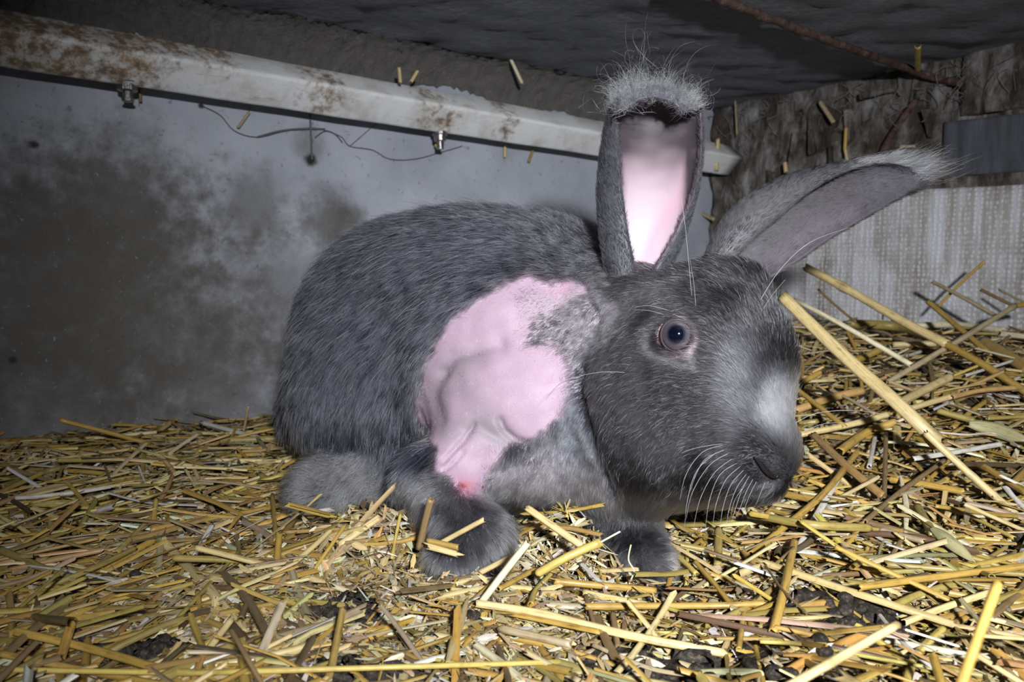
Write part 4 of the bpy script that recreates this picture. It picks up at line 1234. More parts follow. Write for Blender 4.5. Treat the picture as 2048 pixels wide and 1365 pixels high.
NM = ['gold', 'pale', 'olive', 'brown', 'white', 'orange', 'tan', 'cream', 'yellow', 'green', 'dark']
packs = []
packs.append(lay(14500, g, (.008, .042), (.0008, .0036), (-.009, .0015), .14, NM, [6, 4, 3, 3, 1, 1.5, 3, 1.5, .5, .7, 2.5], 3, 4, (.8, 3.0), angf=ang_left, ragged=.5))
packs.append(lay(5000, g, (.035, .120), (.0012, .0038), (-.005, .004), .06, NM, [7, 4, 4, 1.5, .8, 1.2, 2, .8, .8, .7, 1.5], 5, 5, (1.6, 4.6), angf=ang_left, ragged=.4, keep=long_zone))
def wide_zone(x, y):
    px, py, d = project(np.stack([x, y, Hs(x, y)], -1))
    return g.random(len(x)) < np.where((px > 1480) & (py < 1150), .9, np.where(px < 560, .40, .06))
packs.append(lay(2000, g, (.030, .095), (.0026, .0044), (.000, .006), .07, NM, [6, 6, 2, 1.5, 1.2, 2, 2, 1, 1, .7, .3], 6, 6, (1.6, 4.4), ragged=.4, keep=wide_zone))
V = []; F = []; ST = []; CL = []; off = 0
for v_, f_, s_, c_, n_ in packs: V.append(v_); F.append(f_ + off); ST.append(s_); CL.append(c_); off += len(v_)
straw_obj('straw_litter', np.vstack(V), np.vstack(F), np.vstack(ST), np.vstack(CL), label='tangled short broken straw covering the hutch floor', category='straw', kind='stuff')
def chaff_zone(x, y):
    # chaff is thick in front of the rabbit, thin on the far left and in the right heap
    px, py, d = project(np.stack([x, y, Hs(x, y)], -1))
    dens = np.exp(-(((px - 950) / 520) ** 2 + ((py - 1190) / 190) ** 2)) + .16
    return g.random(len(x)) < dens
packs = [lay(66000, g, (.003, .016), (.0010, .0040), (-.003, .0055), .22, ['pale', 'cream', 'tan', 'white', 'gold', 'brown', 'dark'], [5, 5, 3, 2.0, 2, 2, 1], 3, 3, (.3, 1.8), taper=.55, ragged=.3, keep=chaff_zone),
         lay(23000, g, (.006, .026), (.0004, .0013), (-.002, .005), .22, ['pale', 'brown', 'tan', 'white', 'gold', 'dark'], [3, 3, 3, 2, 3, 1], 3, 3, (.8, 2.0), taper=.3, keep=chaff_zone)]
V = []; F = []; ST = []; CL = []; off = 0
for v_, f_, s_, c_, n_ in packs: V.append(v_); F.append(f_ + off); ST.append(s_); CL.append(c_); off += len(v_)
straw_obj('chaff', np.vstack(V), np.vstack(F), np.vstack(ST), np.vstack(CL), label='fine pale chaff and husks scattered over the straw in front of the rabbit', category='chaff', kind='stuff')

# ---- single stalks
def stalk(path, width, color, kind='half', name='straw_stalk', nodes=(), rag=.25, **props):
    """path: 3-D points; kind: tube | half | flat | leaf"""
    n = 14 if len(path) < 3 else 22
    C = spline(path, n) if len(path) > 2 else np.array([np.array(path[0]) + (np.array(path[1]) - path[0]) * t for t in np.linspace(0, 1, n)])
    L = np.linalg.norm(np.diff(C, axis=0), axis=1).sum(); u = np.concatenate([[0], np.cumsum(np.linalg.norm(np.diff(C, axis=0), axis=1))]) / L
    T = norm(np.gradient(C, axis=0))
    toC = norm(CAM + np.array([0, 0, .12]) - C)
    Sd = norm(np.cross(T, toC)); Un = np.cross(Sd, T)
    K, arc, tap = {'tube': (11, 2 * math.pi * .985, 0), 'half': (7, 3.4, 0), 'flat': (6, 1.3, 0), 'leaf': (6, 1.1, 1)}[kind]
    sc = np.ones(n)
    for nd in nodes: sc = sc + .28 * np.exp(-((u - nd) / .018) ** 2) + .06 * np.exp(-((u - nd - .03) / .03) ** 2)
    if tap: sc = sc * np.clip(np.sin(math.pi * np.clip(u * .93 + .06, 0, 1)) ** .6, .08, 1)
    v = np.linspace(-.5, .5, K); th = arc * v
    r = width / 2 if kind == 'tube' or kind == 'half' else width / (2 * math.sin(arc / 2))
    jit = rng.uniform(-rag, rag, (2, K)) * width
    V = np.empty((n, K, 3)); st = np.zeros((n, K, 3)); s0 = random.random() * 5
    for i in range(n):
        x = r * sc[i] * np.sin(th); z = r * sc[i] * (np.cos(th) - (math.cos(arc / 2) if kind in ('flat', 'leaf') else 0))
        V[i] = C[i] + x[:, None] * Sd[i] + z[:, None] * Un[i]
        if i == 0: V[i] += jit[0][:, None] * T[i]
        if i == n - 1: V[i] += jit[1][:, None] * T[i]
        st[i, :, 0] = u[i] * L + s0; st[i, :, 1] = v * width * (3 if kind == 'tube' else 1.5) + s0
    V = V.reshape(-1, 3); idx = np.arange(n * K).reshape(n, K)
    q = np.stack([idx[:-1, :-1], idx[1:, :-1], idx[1:, 1:], idx[:-1, 1:]], -1).reshape(-1, 4)
    # inner wall so that the piece has thickness
    Nn = vnormals(V, q); c0 = C.repeat(K, 0)
    sgn = np.sign(((V - c0) * Nn).sum(1).mean()) or 1
    tw_ = min(.00035, width * .12)
    Vi = V - Nn * sgn * tw_; N0 = len(V)
    loop = list(idx[:, 0]) + list(idx[-1, 1:]) + list(idx[::-1, -1][1:]) + list(idx[0, ::-1][1:-1])
    rim = np.array([(a, a + N0, b + N0, b) for a, b in zip(loop, loop[1:] + loop[:1])])
    F = np.vstack([q, q[:, ::-1] + N0, rim])
    c = np.array(PAL[color]) * math.exp(random.gauss(-.10, .10))
    cl = np.tile(c, (n, K, 1)).astype(float)
    for nd in nodes: cl *= (1 - .35 * np.exp(-((u - nd) / .02) ** 2))[:, None, None].reshape(n, 1, 1)
    if props.pop('dark_end', None): cl *= (.35 + .65 * smooth01(u, 0, .22))[:, None, None]
    cl = cl.reshape(-1, 3); cl = np.vstack([cl, cl * .8])
    o = straw_obj(name, np.vstack([V, Vi]), F, np.vstack([st.reshape(-1, 3)] * 2), cl, category='straw', **props)
    # origin at the middle of the stalk
    mid = C[n // 2]; o.data.transform(Matrix.Translation(-Vector(mid))); o.location = mid
    return o
def put(pts, wpx, color, kind='half', lifts=None, label=None, group=None, nodes=(), name='straw_stalk', **kw):
    """pts: pixels of a stalk lying on the litter; lifts: metres above it at each point"""
    lifts = lifts or [.003] * len(pts)
    W3 = [ground(x, y, l) for (x, y), l in zip(pts, lifts)]
    d = np.mean([project(w)[2] for w in W3])
    p = {}
    if label: p['label'] = label
    if group: p['group'] = group
    return stalk(W3, wpx * d / FPX, color, kind, nodes=nodes, name=name, **p, **kw)
def putd(ptd, wpx, color, kind='half', label=None, group=None, nodes=(), name='straw_stalk', **kw):
    """ptd: (px,py,depth) for stalks standing clear of the litter"""
    W3 = [P(*p) for p in ptd]; d = np.mean([p[2] for p in ptd]); p = {}
    if label: p['label'] = label
    if group: p['group'] = group
    return stalk(W3, wpx * d / FPX, color, kind, nodes=nodes, name=name, **p, **kw)
HI = .008
# left part
put([(118, 840), (300, 888)], 9, 'gold', 'tube', [.03, .004], 'dark golden straw leaning on the concrete wall at far left')
put([(402, 846), (520, 877)], 9, 'white', 'half', [.014, .004], 'pale grey straw leaning on the wall left of the rabbit')
put([(497, 812), (487, 864)], 5, 'tan', 'half', [.032, .002], 'thin straw standing upright against the wall left of the rump')
put([(155, 902), (350, 915)], 15, 'gold', 'tube', None, 'thick golden stalk lying level along the foot of the wall', nodes=(.4,))
put([(320, 886), (620, 876)], 14, 'olive', 'half', None, 'long dull gold stalk along the wall, ending at the rump')
put([(430, 921), (620, 924)], 8, 'pale', 'half', None, 'thin pale straw lying level just left of the hind foot')
put([(276, 930), (302, 995)], 4, 'white', 'flat', [.012, .002], 'thin white sliver of straw standing in the left litter')
put([(370, 938), (412, 1012)], 6, 'pale', 'half', [.012, .002], 'thin pale straw steeply tilted left of the hind foot')
put([(520, 950), (600, 1002)], 13, 'olive', 'half', None, 'short olive stalk slanting down beside the hind foot')
put([(322, 1076), (352, 1110), (420, 1180), (488, 1270)], 19, 'pale', 'flat', [.006, .007, .006, .004], 'wide pale yellow split straw slanting down in the left foreground', rag=.6)
put([(483, 1036), (620, 1118)], 7, 'green', 'half', [.010, .004], 'greenish pale thin straw left of the chaff mound')
put([(318, 1277), (400, 1190), (482, 1100)], 9, 'olive', 'half', [.004, .008, .004], 'olive straw crossing over the wide pale split straw')
put([(0, 1222), (150, 1165), (310, 1080)], 16, 'gold', 'half', None, 'thick golden stalk rising to the right at the left edge')
put([(70, 1185), (180, 1140), (270, 1098)], 12, 'olive', 'half', [.006] * 3, 'olive stalk lying just above the thick golden one at left')
put([(90, 1260), (180, 1215), (275, 1172)], 15, 'gold', 'flat', [.005] * 3, 'golden split straw with a broken end in the lower left')
put([(425, 1049), (390, 1112)], 11, 'white', 'flat', [.009, .004], 'broad grey-white husk strip left of the chaff mound')
put([(296, 1235), (256, 1286)], 10, 'white', 'flat', [.007, .004], 'short white strip of straw above the dung in the lower left')
put([(147, 1225), (108, 1269)], 6, 'white', 'flat', [.006, .004], 'small white strip of straw at lower far left')
put([(0, 1340), (370, 1346), (560, 1342), (1120, 1325)], 11, 'yellow', 'tube', [.009, .010, .010, .008], 'very long bright yellow stalk lying along the bottom of the picture', nodes=(.33,))
put([(0, 1308), (160, 1340), (330, 1372)], 14, 'gold', 'tube', [.009] * 3, 'golden stalk in the bottom left corner')
put([(30, 1264), (170, 1296), (312, 1337)], 17, 'gold', 'half', [.008] * 3, 'broad dull gold stalk running down to the right, bottom left')
put([(340, 1352), (480, 1300), (0 + 485, 1298)][:2], 6, 'white', 'flat', [.010, .010], 'thin grey blade over the dung at the bottom left')
put([(0, 1100), (110, 1148)], 15, 'olive', 'tube', [.008, .004], 'dim olive stalk at the left edge of the picture')
put([(0, 975), (90, 945), (165, 925)], 12, 'olive', 'half', None, 'dim stalk rising to the right at far left near the wall')
put([(230, 1110), (330, 1010)], 12, 'olive', 'half', [.006, .006], 'dull olive stalk rising steeply to the right in the left litter')
put([(60, 1010), (280, 1022)], 8, 'yellow', 'half', [.006, .006], 'thin yellowish stalk lying level in the left litter')
put([(300, 1060), (520, 1020), (600, 1000)], 11, 'gold', 'half', [.006] * 3, 'golden straw running to the hind foot')
put([(180, 1080), (300, 1066)], 9, 'brown', 'flat', [.006] * 2, 'brownish husk strip in the left litter')
put([(312, 1000), (305, 1062)], 10, 'gold', 'half', [.010, .003], 'short golden stub standing up in the left litter')
put([(395, 1185), (403, 1235)], 11, 'gold', 'half', [.006, .004], 'short golden stub under the wide pale straw')
# chaff mound and paws
putd([(862, 998, .385), (838, 1098, .392)], 15, 'brown', 'tube', 'hollow brown stalk stub standing in front of the near front paw', nodes=(.72,), rag=.08)
putd([(968, 1040, .388), (876, 1090, .392)], 11, 'pale', 'half', 'pale cut straw slanting up across the near front paw')
putd([(855, 1082, .385), (918, 1096, .382)], 12, 'gold', 'half', 'golden broken piece in front of the near front paw')
putd([(852, 1092, .383), (920, 1110, .380)], 13, 'pale', 'flat', 'pale frayed piece just under the golden one at the near paw', rag=.8)
put([(745, 932), (757, 998)], 10, 'tan', 'flat', [.018, .001], 'pale brown straw standing upright on the chaff mound')
put([(581, 1029), (722, 1036)], 12, 'pale', 'half', [.006, .006], 'pale golden straw lying level across the chaff mound')
put([(566, 1066), (730, 1056)], 8, 'orange', 'half', [.006, .006], 'orange brown straw lying level below the mound top')
put([(627, 1142), (691, 1050)], 8, 'gold', 'half', [.004, .008], 'golden straw slanting up on the face of the chaff mound')
put([(783, 1120), (801, 1028)], 7, 'yellow', 'half', [.004, .008], 'thin yellow straw standing left of the near front paw')
put([(680, 1090), (760, 1034)], 14, 'pale', 'flat', [.006, .006], 'wide pale flake on top of the chaff mound')
put([(565, 1075), (612, 1002)], 13, 'gold', 'half', [.004, .006], 'short golden straw left of the chaff mound')
put([(552, 1085), (545, 990)], 9, 'gold', 'half', [.004, .008], 'upright gold straw beside the hind foot')
HL = ['leftmost cream grain husk on the chaff mound by the hind foot', 'pale narrow husk right of the leftmost cream one on the mound', 'cream husk pointing down at the top of the mound', 'cream husk left of the upright pale brown straw on the mound', 'small pale husk left of the upright straw on the mound', 'small cream husk right of the upright straw on the mound', 'pale husk low on the face of the chaff mound', 'thin tan husk on the mound beside the near front paw']
for i, (a, b, w_, c) in enumerate([((640, 990), (668, 1010), 15, 'cream'), ((655, 1000), (690, 985), 12, 'pale'), ((672, 978), (684, 1000), 16, 'cream'), ((735, 985), (744, 1012), 15, 'cream'), ((722, 1000), (712, 985), 9, 'pale'), ((752, 1000), (770, 1012), 10, 'cream'), ((700, 1085), (735, 1100), 16, 'pale'), ((800, 1008), (815, 1040), 9, 'tan')]):
    put([a, b], w_, c, 'leaf', [.004, .006], HL[i], 'grain husks on the chaff mound', name='husk')
putd([(1053, 1016, .395), (1165, 1094, .382)], 15, 'pale', 'half', 'pale yellow straw slanting down under the chest')
putd([(1075, 1148, .375), (1140, 1112, .374), (1202, 1085, .378)], 17, 'yellow', 'tube', 'bright yellow thick stalk with a node between the front paws', nodes=(.93,))
putd([(1200, 1086, .378), (1240, 1064, .380)], 4, 'cream', 'half', 'thin pale straw beyond the node of the bright yellow stalk')
putd([(932, 1248, .350), (990, 1170, .352), (1056, 1086, .362)], 15, 'cream', 'half', 'long pale straw slanting up just right of the near front paw')
put([(895, 1326), (912, 1270), (936, 1196)], 19, 'pale', 'leaf', [.008, .009, .006], 'broad pale leaf blade pointing up in the bottom centre')
put([(952, 1208), (1080, 1228), (1250, 1270), (1450, 1308)], 17, 'pale', 'half', [.008, .008, .007, .006], 'long pale split stalk running down to the right in front of the rabbit')
put([(1110, 1164), (1200, 1172), (1310, 1182)], 14, 'gold', 'tube', [.007, .007, .005], 'golden stalk with a round knob lying below the far front paw', nodes=(.08,))
put([(1000, 1258), (1142, 1290)], 16, 'tan', 'tube', [.007, .007], 'tan stalk with a node lying in the bottom centre', nodes=(.1,))
put([(1165, 1185), (1290, 1210)], 13, 'pale', 'flat', [.006, .006], 'flat pale straw below the far front paw')
put([(1170, 1214), (1300, 1213), (1440, 1212), (1530, 1208)], 14, 'gold', 'half', [.008] * 4, 'long golden stalk lying level below the muzzle', nodes=(.12,))
put([(1185, 1290), (1310, 1340), (1440, 1355)], 9, 'tan', 'flat', [.007] * 3, 'grey brown blade curving in the bottom centre')
put([(1300, 1230), (1340, 1205), (1380, 1176)], 10, 'dark', 'flat', [.006] * 3, 'dark brown leaf blade right of the far front paw')
put([(1172, 1192), (1190, 1255)], 9, 'brown', 'half', [.007, .006], 'short brown straw crossing the long pale stalk')
put([(1226, 1228), (1236, 1298)], 12, 'brown', 'half', [.008, .007], 'short dark brown straw stub in the bottom centre')
put([(1240, 1312), (1330, 1334)], 22, 'cream', 'leaf', [.006, .005], 'broad cream husk at the bottom centre')
put([(1160, 1126), (1214, 1178)], 9, 'white', 'flat', [.008, .006], 'whitish sliver leaning in front of the bright yellow stalk')
putd([(1262, 1090, .385), (1257, 1120, .380), (1268, 1142, .378), (1262, 1160, .378)], 3, 'cream', 'flat', 'thin curly pale fibre beside the far front paw')
put([(995, 1180), (1070, 1140)], 11, 'gold', 'half', [.006, .010], 'golden straw below the bright yellow stalk')
put([(910, 1172), (1020, 1116)], 12, 'pale', 'half', [.005, .010], 'pale straw lying across the paw toes')
# beneath and right of the muzzle
put([(1250, 1045), (1400, 1050), (1540, 1036)], 11, 'olive', 'half', [.006] * 3, 'dark olive stalk in the shade below the muzzle')
put([(1500, 1030), (1620, 1050), (1738, 1057)], 17, 'olive', 'half', [.016, .014, .010], 'thick olive stalk with a torn end right of the muzzle')
put([(1589, 1083), (1568, 1180), (1546, 1268)], 17, 'gold', 'half', [.014, .008, .006], 'golden stalk pointing straight at the viewer right of the paws')
put([(1716, 1176), (1850, 1158), (2060, 1132)], 15, 'gold', 'half', [.010] * 3, 'golden stalk rising gently to the right edge')
put([(1772, 1130), (1900, 1140), (2060, 1150)], 12, 'olive', 'half', [.008] * 3, 'olive stalk lying level at the right edge', nodes=(.04,))
put([(1807, 1247), (1900, 1212), (2000, 1180)], 14, 'pale', 'half', [.012] * 3, 'pale stalk rising to the right above the dung pellets')
putd([(1560, 1384, .205), (1795, 1250, .235)], 17, 'pale', 'tube', 'blurred pale stalk close to the viewer at the bottom right', nodes=(.4,))
putd([(1915, 1390, .19), (1995, 1168, .205)], 20, 'gold', 'tube', 'blurred golden stalk close to the viewer in the right corner', nodes=(.8,))
putd([(462, 1190 + 72, .26), (485, 1300, .25), (525, 1372, .24)], 10, 'brown', 'half', 'blurred brown straw tip pointing at the viewer, bottom left')
put([(1862, 1056), (1900, 1085), (1948, 1124)], 26, 'green', 'leaf', [.012, .014, .010], 'broad greenish leaf blade at the right')
put([(1692, 928), (1640, 1020), (1597, 1096)], 13, 'white', 'flat', [.012, .012, .008], 'white strip of straw slanting down right of the nose')
put([(1718, 900), (1650, 985), (1560, 1062), (1500, 1112)], 13, 'gold', 'tube', [.010] * 4, 'long golden straw slanting down left under the nose', nodes=(.25,))
put([(1625, 868), (1690, 930), (1765, 992)], 16, 'orange', 'flat', [.020, .018, .012], 'wide orange gold straw slanting down right beside the nose')
put([(1889, 922), (1800, 985), (1728, 1046)], 10, 'brown', 'half', [.016, .012, .010], 'brown gold straw slanting down left at the right side')
put([(1827, 918), (1910, 905), (2005, 888)], 10, 'white', 'flat', [.014] * 3, 'grey white forked strip of straw at the right')
put([(1519, 1284), (1655, 1291)], 9, 'yellow', 'half', [.008] * 2, 'bright yellow short straw at the bottom right')
put([(1250, 1276), (1360, 1290), (1462, 1315)], 14, 'gold', 'half', [.006] * 3, 'golden stalk ending above the dung at the bottom')
put([(1757, 1228), (1810, 1290), (1889, 1354)], 9, 'white', 'flat', [.012] * 3, 'grey white bent blade over the dung pellets')
put([(1530, 1130), (1565, 1180), (1614, 1228)], 5, 'brown', 'half', [.012] * 3, 'thin brown stem slanting down right of the muzzle')
put([(1345, 1102), (1394, 1150)], 10, 'yellow', 'half', [.010, .006], 'short bright yellow straw beside the far front paw')
put([(1375, 1095), (1373, 1174)], 8, 'yellow', 'half', [.010, .004], 'thin yellow straw upright beside the far front paw')
put([(1437, 1060), (1436, 1136)], 17, 'olive', 'half', [.012, .004], 'stub of olive straw standing in the shade below the muzzle')
put([(1835, 1015), (1868, 1072)], 18, 'olive', 'half', [.012, .008], 'short wide olive stub at the right')
put([(1396, 1146), (1480, 1126), (1540, 1140)], 12, 'tan', 'flat', [.006] * 3, 'bent tan husk right of the far front paw')
put([(1388, 1180), (1440, 1146)], 13, 'tan', 'flat', [.006] * 2, 'short tan split straw right of the far front paw')
# the right heap
putd([(1562, 590, .62), (1680, 705, .57), (1800, 812, .53), (1880, 890, .515)], 26, 'pale', 'flat', 'very wide pale yellow straw slanting down right behind the head', nodes=(.97,))
putd([(1850, 866, .512), (1950, 958, .495), (2080, 1072, .475)], 15, 'pale', 'tube', 'long pale stalk slanting down to the right edge of the picture', nodes=(.45,))
putd([(1611, 535, .86), (1700, 582, .82), (1800, 640, .77), (1895, 690, .73)], 17, 'pale', 'tube', 'pale round stalk with a dark cut end leaning on the light board', nodes=(.28,), dark_end=True)
putd([(1893, 689, .73), (1975, 735, .69), (2075, 800, .65)], 15, 'gold', 'tube', 'golden stalk slanting down at the right edge of the heap')
putd([(1588, 600, .80), (1680, 648, .75), (1822, 730, .70)], 10, 'cream', 'half', 'white straw with a dark tip leaning behind the head', dark_end=True)
putd([(1865, 564, .88), (1920, 592, .85), (1992, 632, .82)], 8, 'tan', 'half', 'thin tan straw leaning on the board near the right edge')
putd([(1970, 523, .84), (1920, 568, .86), (1878, 612, .88)], 6, 'gold', 'half', 'thin golden straw rising to the right against the board')
putd([(1962, 580, .86), (2027, 612, .82)], 7, 'brown', 'half', 'short brown straw on the board at the right edge')
putd([(1998, 580, .84), (2060, 610, .80)], 5, 'tan', 'half', 'thin straw tip at the right edge above the heap')
putd([(1856, 604, .84), (1905, 645, .80), (1975, 705, .74)], 11, 'gold', 'half', 'golden straw with a pointed tip leaning left on the heap')
putd([(1775, 765, .72), (1920, 680, .74), (2030, 612, .78)], 11, 'tan', 'tube', 'long tan straw rising to the right edge across the heap', nodes=(.97,))
putd([(2028, 612, .78), (2075, 606, .78)], 10, 'gold', 'tube', 'golden stub beyond the bend at the right edge')
putd([(1637, 580, .9), (1672, 612, .87), (1712, 645, .84)], 5, 'brown', 'half', 'thin brown stem standing behind the white straw')
put([(1700, 648), (1800, 655), (1890, 685)], 20, 'olive', 'half', [.012, .012, .010], 'thick shaded stalk under the pale round one')
put([(1790, 655), (1900, 650), (2010, 662)], 14, 'cream', 'half', [.010] * 3, 'cream straw lying level on top of the heap')
put([(2000, 668), (2070, 676)], 12, 'cream', 'half', [.010] * 2, 'cream stub at the right edge on top of the heap')
put([(1960, 680), (2060, 740)], 24, 'gold', 'flat', [.010] * 2, 'broad golden straw at the right edge of the heap')
put([(1785, 690), (1870, 688)], 12, 'pale', 'tube', [.008] * 2, 'short pale stalk in the middle of the heap')
put([(1705, 725), (1765, 698)], 14, 'gold', 'half', [.008] * 2, 'short golden straw behind the wide pale one')
put([(1800, 806), (1850, 780), (1900, 755)], 17, 'pale', 'tube', [.014] * 3, 'thick pale stalk with a node rising to the right', nodes=(.85,))
put([(1900, 755), (1978, 723)], 6, 'yellow', 'half', [.014] * 2, 'thin yellow straw beyond the node on the heap')
put([(1930, 752), (2026, 722)], 6, 'white', 'half', [.014] * 2, 'thin white straw beside the thin yellow one')
put([(1815, 820), (1880, 800), (1910, 792)], 12, 'pale', 'half', [.012] * 3, 'pale straw just under the thick pale stalk')
put([(1905, 795), (1960, 782), (2032, 776)], 10, 'orange', 'half', [.014] * 3, 'thin orange straw rising to the right edge')
put([(1590, 822), (1660, 797), (1725, 782)], 16, 'orange', 'tube', [.014] * 3, 'thick orange gold stalk touching the white nose patch')
put([(1590, 776), (1690, 855)], 10, 'gold', 'half', [.020] * 2, 'thin golden straw slanting down beside the nose patch')
put([(1600, 870), (1700, 850), (1775, 830)], 13, 'pale', 'half', [.016] * 3, 'pale gold straw rising right from the nose')
put([(1678, 905), (1730, 868), (1790, 845)], 17, 'gold', 'half', [.014] * 3, 'wide golden straw fanning out right of the nose')
put([(1600, 768), (1640, 745)], 11, 'gold', 'half', [.012] * 2, 'short golden straw right of the nose bridge')
put([(1660, 780), (1700, 800), (1750, 830)], 7, 'tan', 'half', [.016] * 3, 'thin tan straw between the thick stalks')
put([(1795, 838), (1806, 802)], 10, 'olive', 'half', [.010, .020], 'short stub standing in front of the wide pale straw')
put([(1793, 850), (1796, 895)], 16, 'pale', 'tube', [.010, .008], 'short hollow stub hanging below the wide pale straw')
put([(1875, 822), (1948, 842)], 13, 'olive', 'tube', [.010] * 2, 'short olive stalk with a node at the right', nodes=(.93,))
put([(1935, 848), (1990, 860), (2060, 885)], 30, 'green', 'leaf', [.012] * 3, 'broad greenish flat blade at the right edge')
put([(1855, 862), (1930, 870), (1990, 868), (2040, 895)], 4, 'white', 'half', [.018] * 4, 'thin white fibre curving over the blades at right')
put([(1772, 868), (1770, 950), (1768, 1000)], 9, 'brown', 'half', [.016, .012, .008], 'thin reddish brown straw standing right of the nose')
put([(1750, 875), (1738, 935)], 9, 'white', 'tube', [.014, .008], 'grey white hollow straw standing right of the nose')
put([(1600, 985), (1690, 1000)], 7, 'tan', 'half', [.014, .010], 'thin tan straw under the nose')
put([(1550, 985), (1640, 1003)], 15, 'gold', 'half', [.012, .010], 'golden straw emerging under the chin')
put([(1560, 1130), (1500, 1135)], 10, 'tan', 'half', [.008] * 2, 'short tan straw below the muzzle')
put([(1780, 960), (1850, 970), (1930, 985)], 14, 'gold', 'half', [.010] * 3, 'golden stalk lying level in the right litter')
put([(1960, 930), (2060, 990)], 14, 'gold', 'half', [.012] * 2, 'golden straw slanting down at the right edge')
put([(1936, 1030), (2030, 1078)], 8, 'yellow', 'half', [.010] * 2, 'thin bright straw slanting to the pellet at the right edge')
put([(1905, 1008), (1885, 1050)], 12, 'pale', 'leaf', [.012, .008], 'pale curled leaf above the broad greenish blade')
put([(1935, 1008), (1932, 1050)], 12, 'tan', 'leaf', [.012, .008], 'tan curled leaf next to the pale curled one')
put([(1760, 1060), (1850, 1085)], 12, 'tan', 'half', [.008] * 2, 'tan straw left of the broad greenish blade')
put([(1800, 950), (1812, 1010), (1810, 1080)], 11, 'cream', 'leaf', [.014, .012, .008], 'twisted cream chaff spike at the right')
# bits stuck on the pipe, the wall and the ceiling
def bit(a, b, w_, c, lab, surf, off):
    W3 = [surf(*a, off), surf(*b, off)]; d = project(np.array(W3))[2].mean()
    stalk(W3, w_ * d / FPX, c, 'half', name='straw_bit', label=lab)
bit((798, 134), (801, 166), 7, 'pale', 'short pale straw bit standing on the pipe, left of a slanting one', onL, .064)
bit((835, 142), (822, 164), 7, 'pale', 'short straw bit slanting on the pipe', onL, .064)
bit((1022, 120), (1044, 166), 7, 'cream', 'straw bit stuck to the dusty ceiling edge left of the upright ear', onL, .05)
bit((493, 186), (476, 197), 8, 'yellow', 'yellow straw bit stuck under the pipe', onL, .02)
bit((498, 225), (476, 256), 6, 'tan', 'faint straw bit stuck to the wall under the pipe', onL, .006)
bit((882, 286), (870, 294), 8, 'yellow', 'tiny yellow bit below the right nipple drinker', onL, .02)
bit((279, 165), (281, 205), 7, 'brown', 'brown straw bit on the wall beside the left drinker', onL, .006)
bit((1010, 288), (1010, 315), 6, 'pale', 'pale straw bit on the wall left of the upright ear', onL, .006)
bit((1066, 300), (1057, 325), 6, 'olive', 'olive straw bit on the wall near the upright ear', onL, .006)
bit((1836, 90), (1835, 146), 11, 'yellow', 'bright yellow straw bit hanging by the ceiling rod', onC, .012)
bit((1436, 278), (1433, 342), 8, 'pale', 'pale straw bit hanging in front of the pipe end', onR, .05)
bit((1640, 204), (1668, 246), 9, 'tan', 'tan straw bit slanting on the rotten wall', onR, .02)
bit((1692, 256), (1690, 300), 7, 'gold', 'upper straw bit hanging on the rotten wall behind the sideways ear', onR, .02)
bit((1690, 298), (1696, 330), 6, 'pale', 'lower straw bit hanging on the rotten wall behind the sideways ear', onR, .02)
bit((1800, 293), (1832, 293), 6, 'tan', 'short level straw bit on the rotten wall', onR, .02)
bit((1372, 413), (1430, 440), 8, 'tan', 'tan straw bit between the two ears', onR, .02)
bit((1570, 325), (1572, 345), 8, 'pale', 'small pale bit above the sideways ear', onR, .02)
bit((1470, 195), (1474, 270), 4, 'tan', 'thin fibre hanging down the rotten wall', onR, .02)

# ---- the next biggest stalks, strewn over the floor, each an object of its own
g = np.random.default_rng(29)
GROUPS = {'left': ('loose straw stalk lying in the litter left of the rabbit', 'loose stalks left of the rabbit'),
          'front': ('loose straw stalk lying in the foreground litter before the rabbit', 'loose stalks in the foreground'),
          'right': ('loose straw stalk lying in the heap at the right', 'loose stalks in the right heap')}
xy = scatter(1400, g); cnt = 0
CN = {'gold': 'golden', 'pale': 'pale yellow', 'olive': 'olive', 'tan': 'tan', 'brown': 'brown', 'yellow': 'yellow', 'orange': 'orange gold', 'white': 'whitish'}
variants = []
LR = [(.045, 'half'), (.06, 'half'), (.075, 'tube'), (.055, 'flat'), (.09, 'half'), (.07, 'half')]
cols = ['gold', 'pale', 'olive', 'tan', 'gold', 'brown', 'pale', 'yellow', 'orange', 'white']
for i in range(18):
    L, kd_ = LR[i % 6]; L *= g.uniform(.85, 1.2); b = g.normal(0, .03)
    o = stalk([np.array([-L / 2, 0, 0]), np.array([0, b * L, 0]), np.array([L / 2, 0, 0])], g.uniform(.0022, .0036), cols[i % 10], kd_, nodes=((.3,) if i % 3 == 0 else ()))
    variants.append(o)
used = [False] * 18
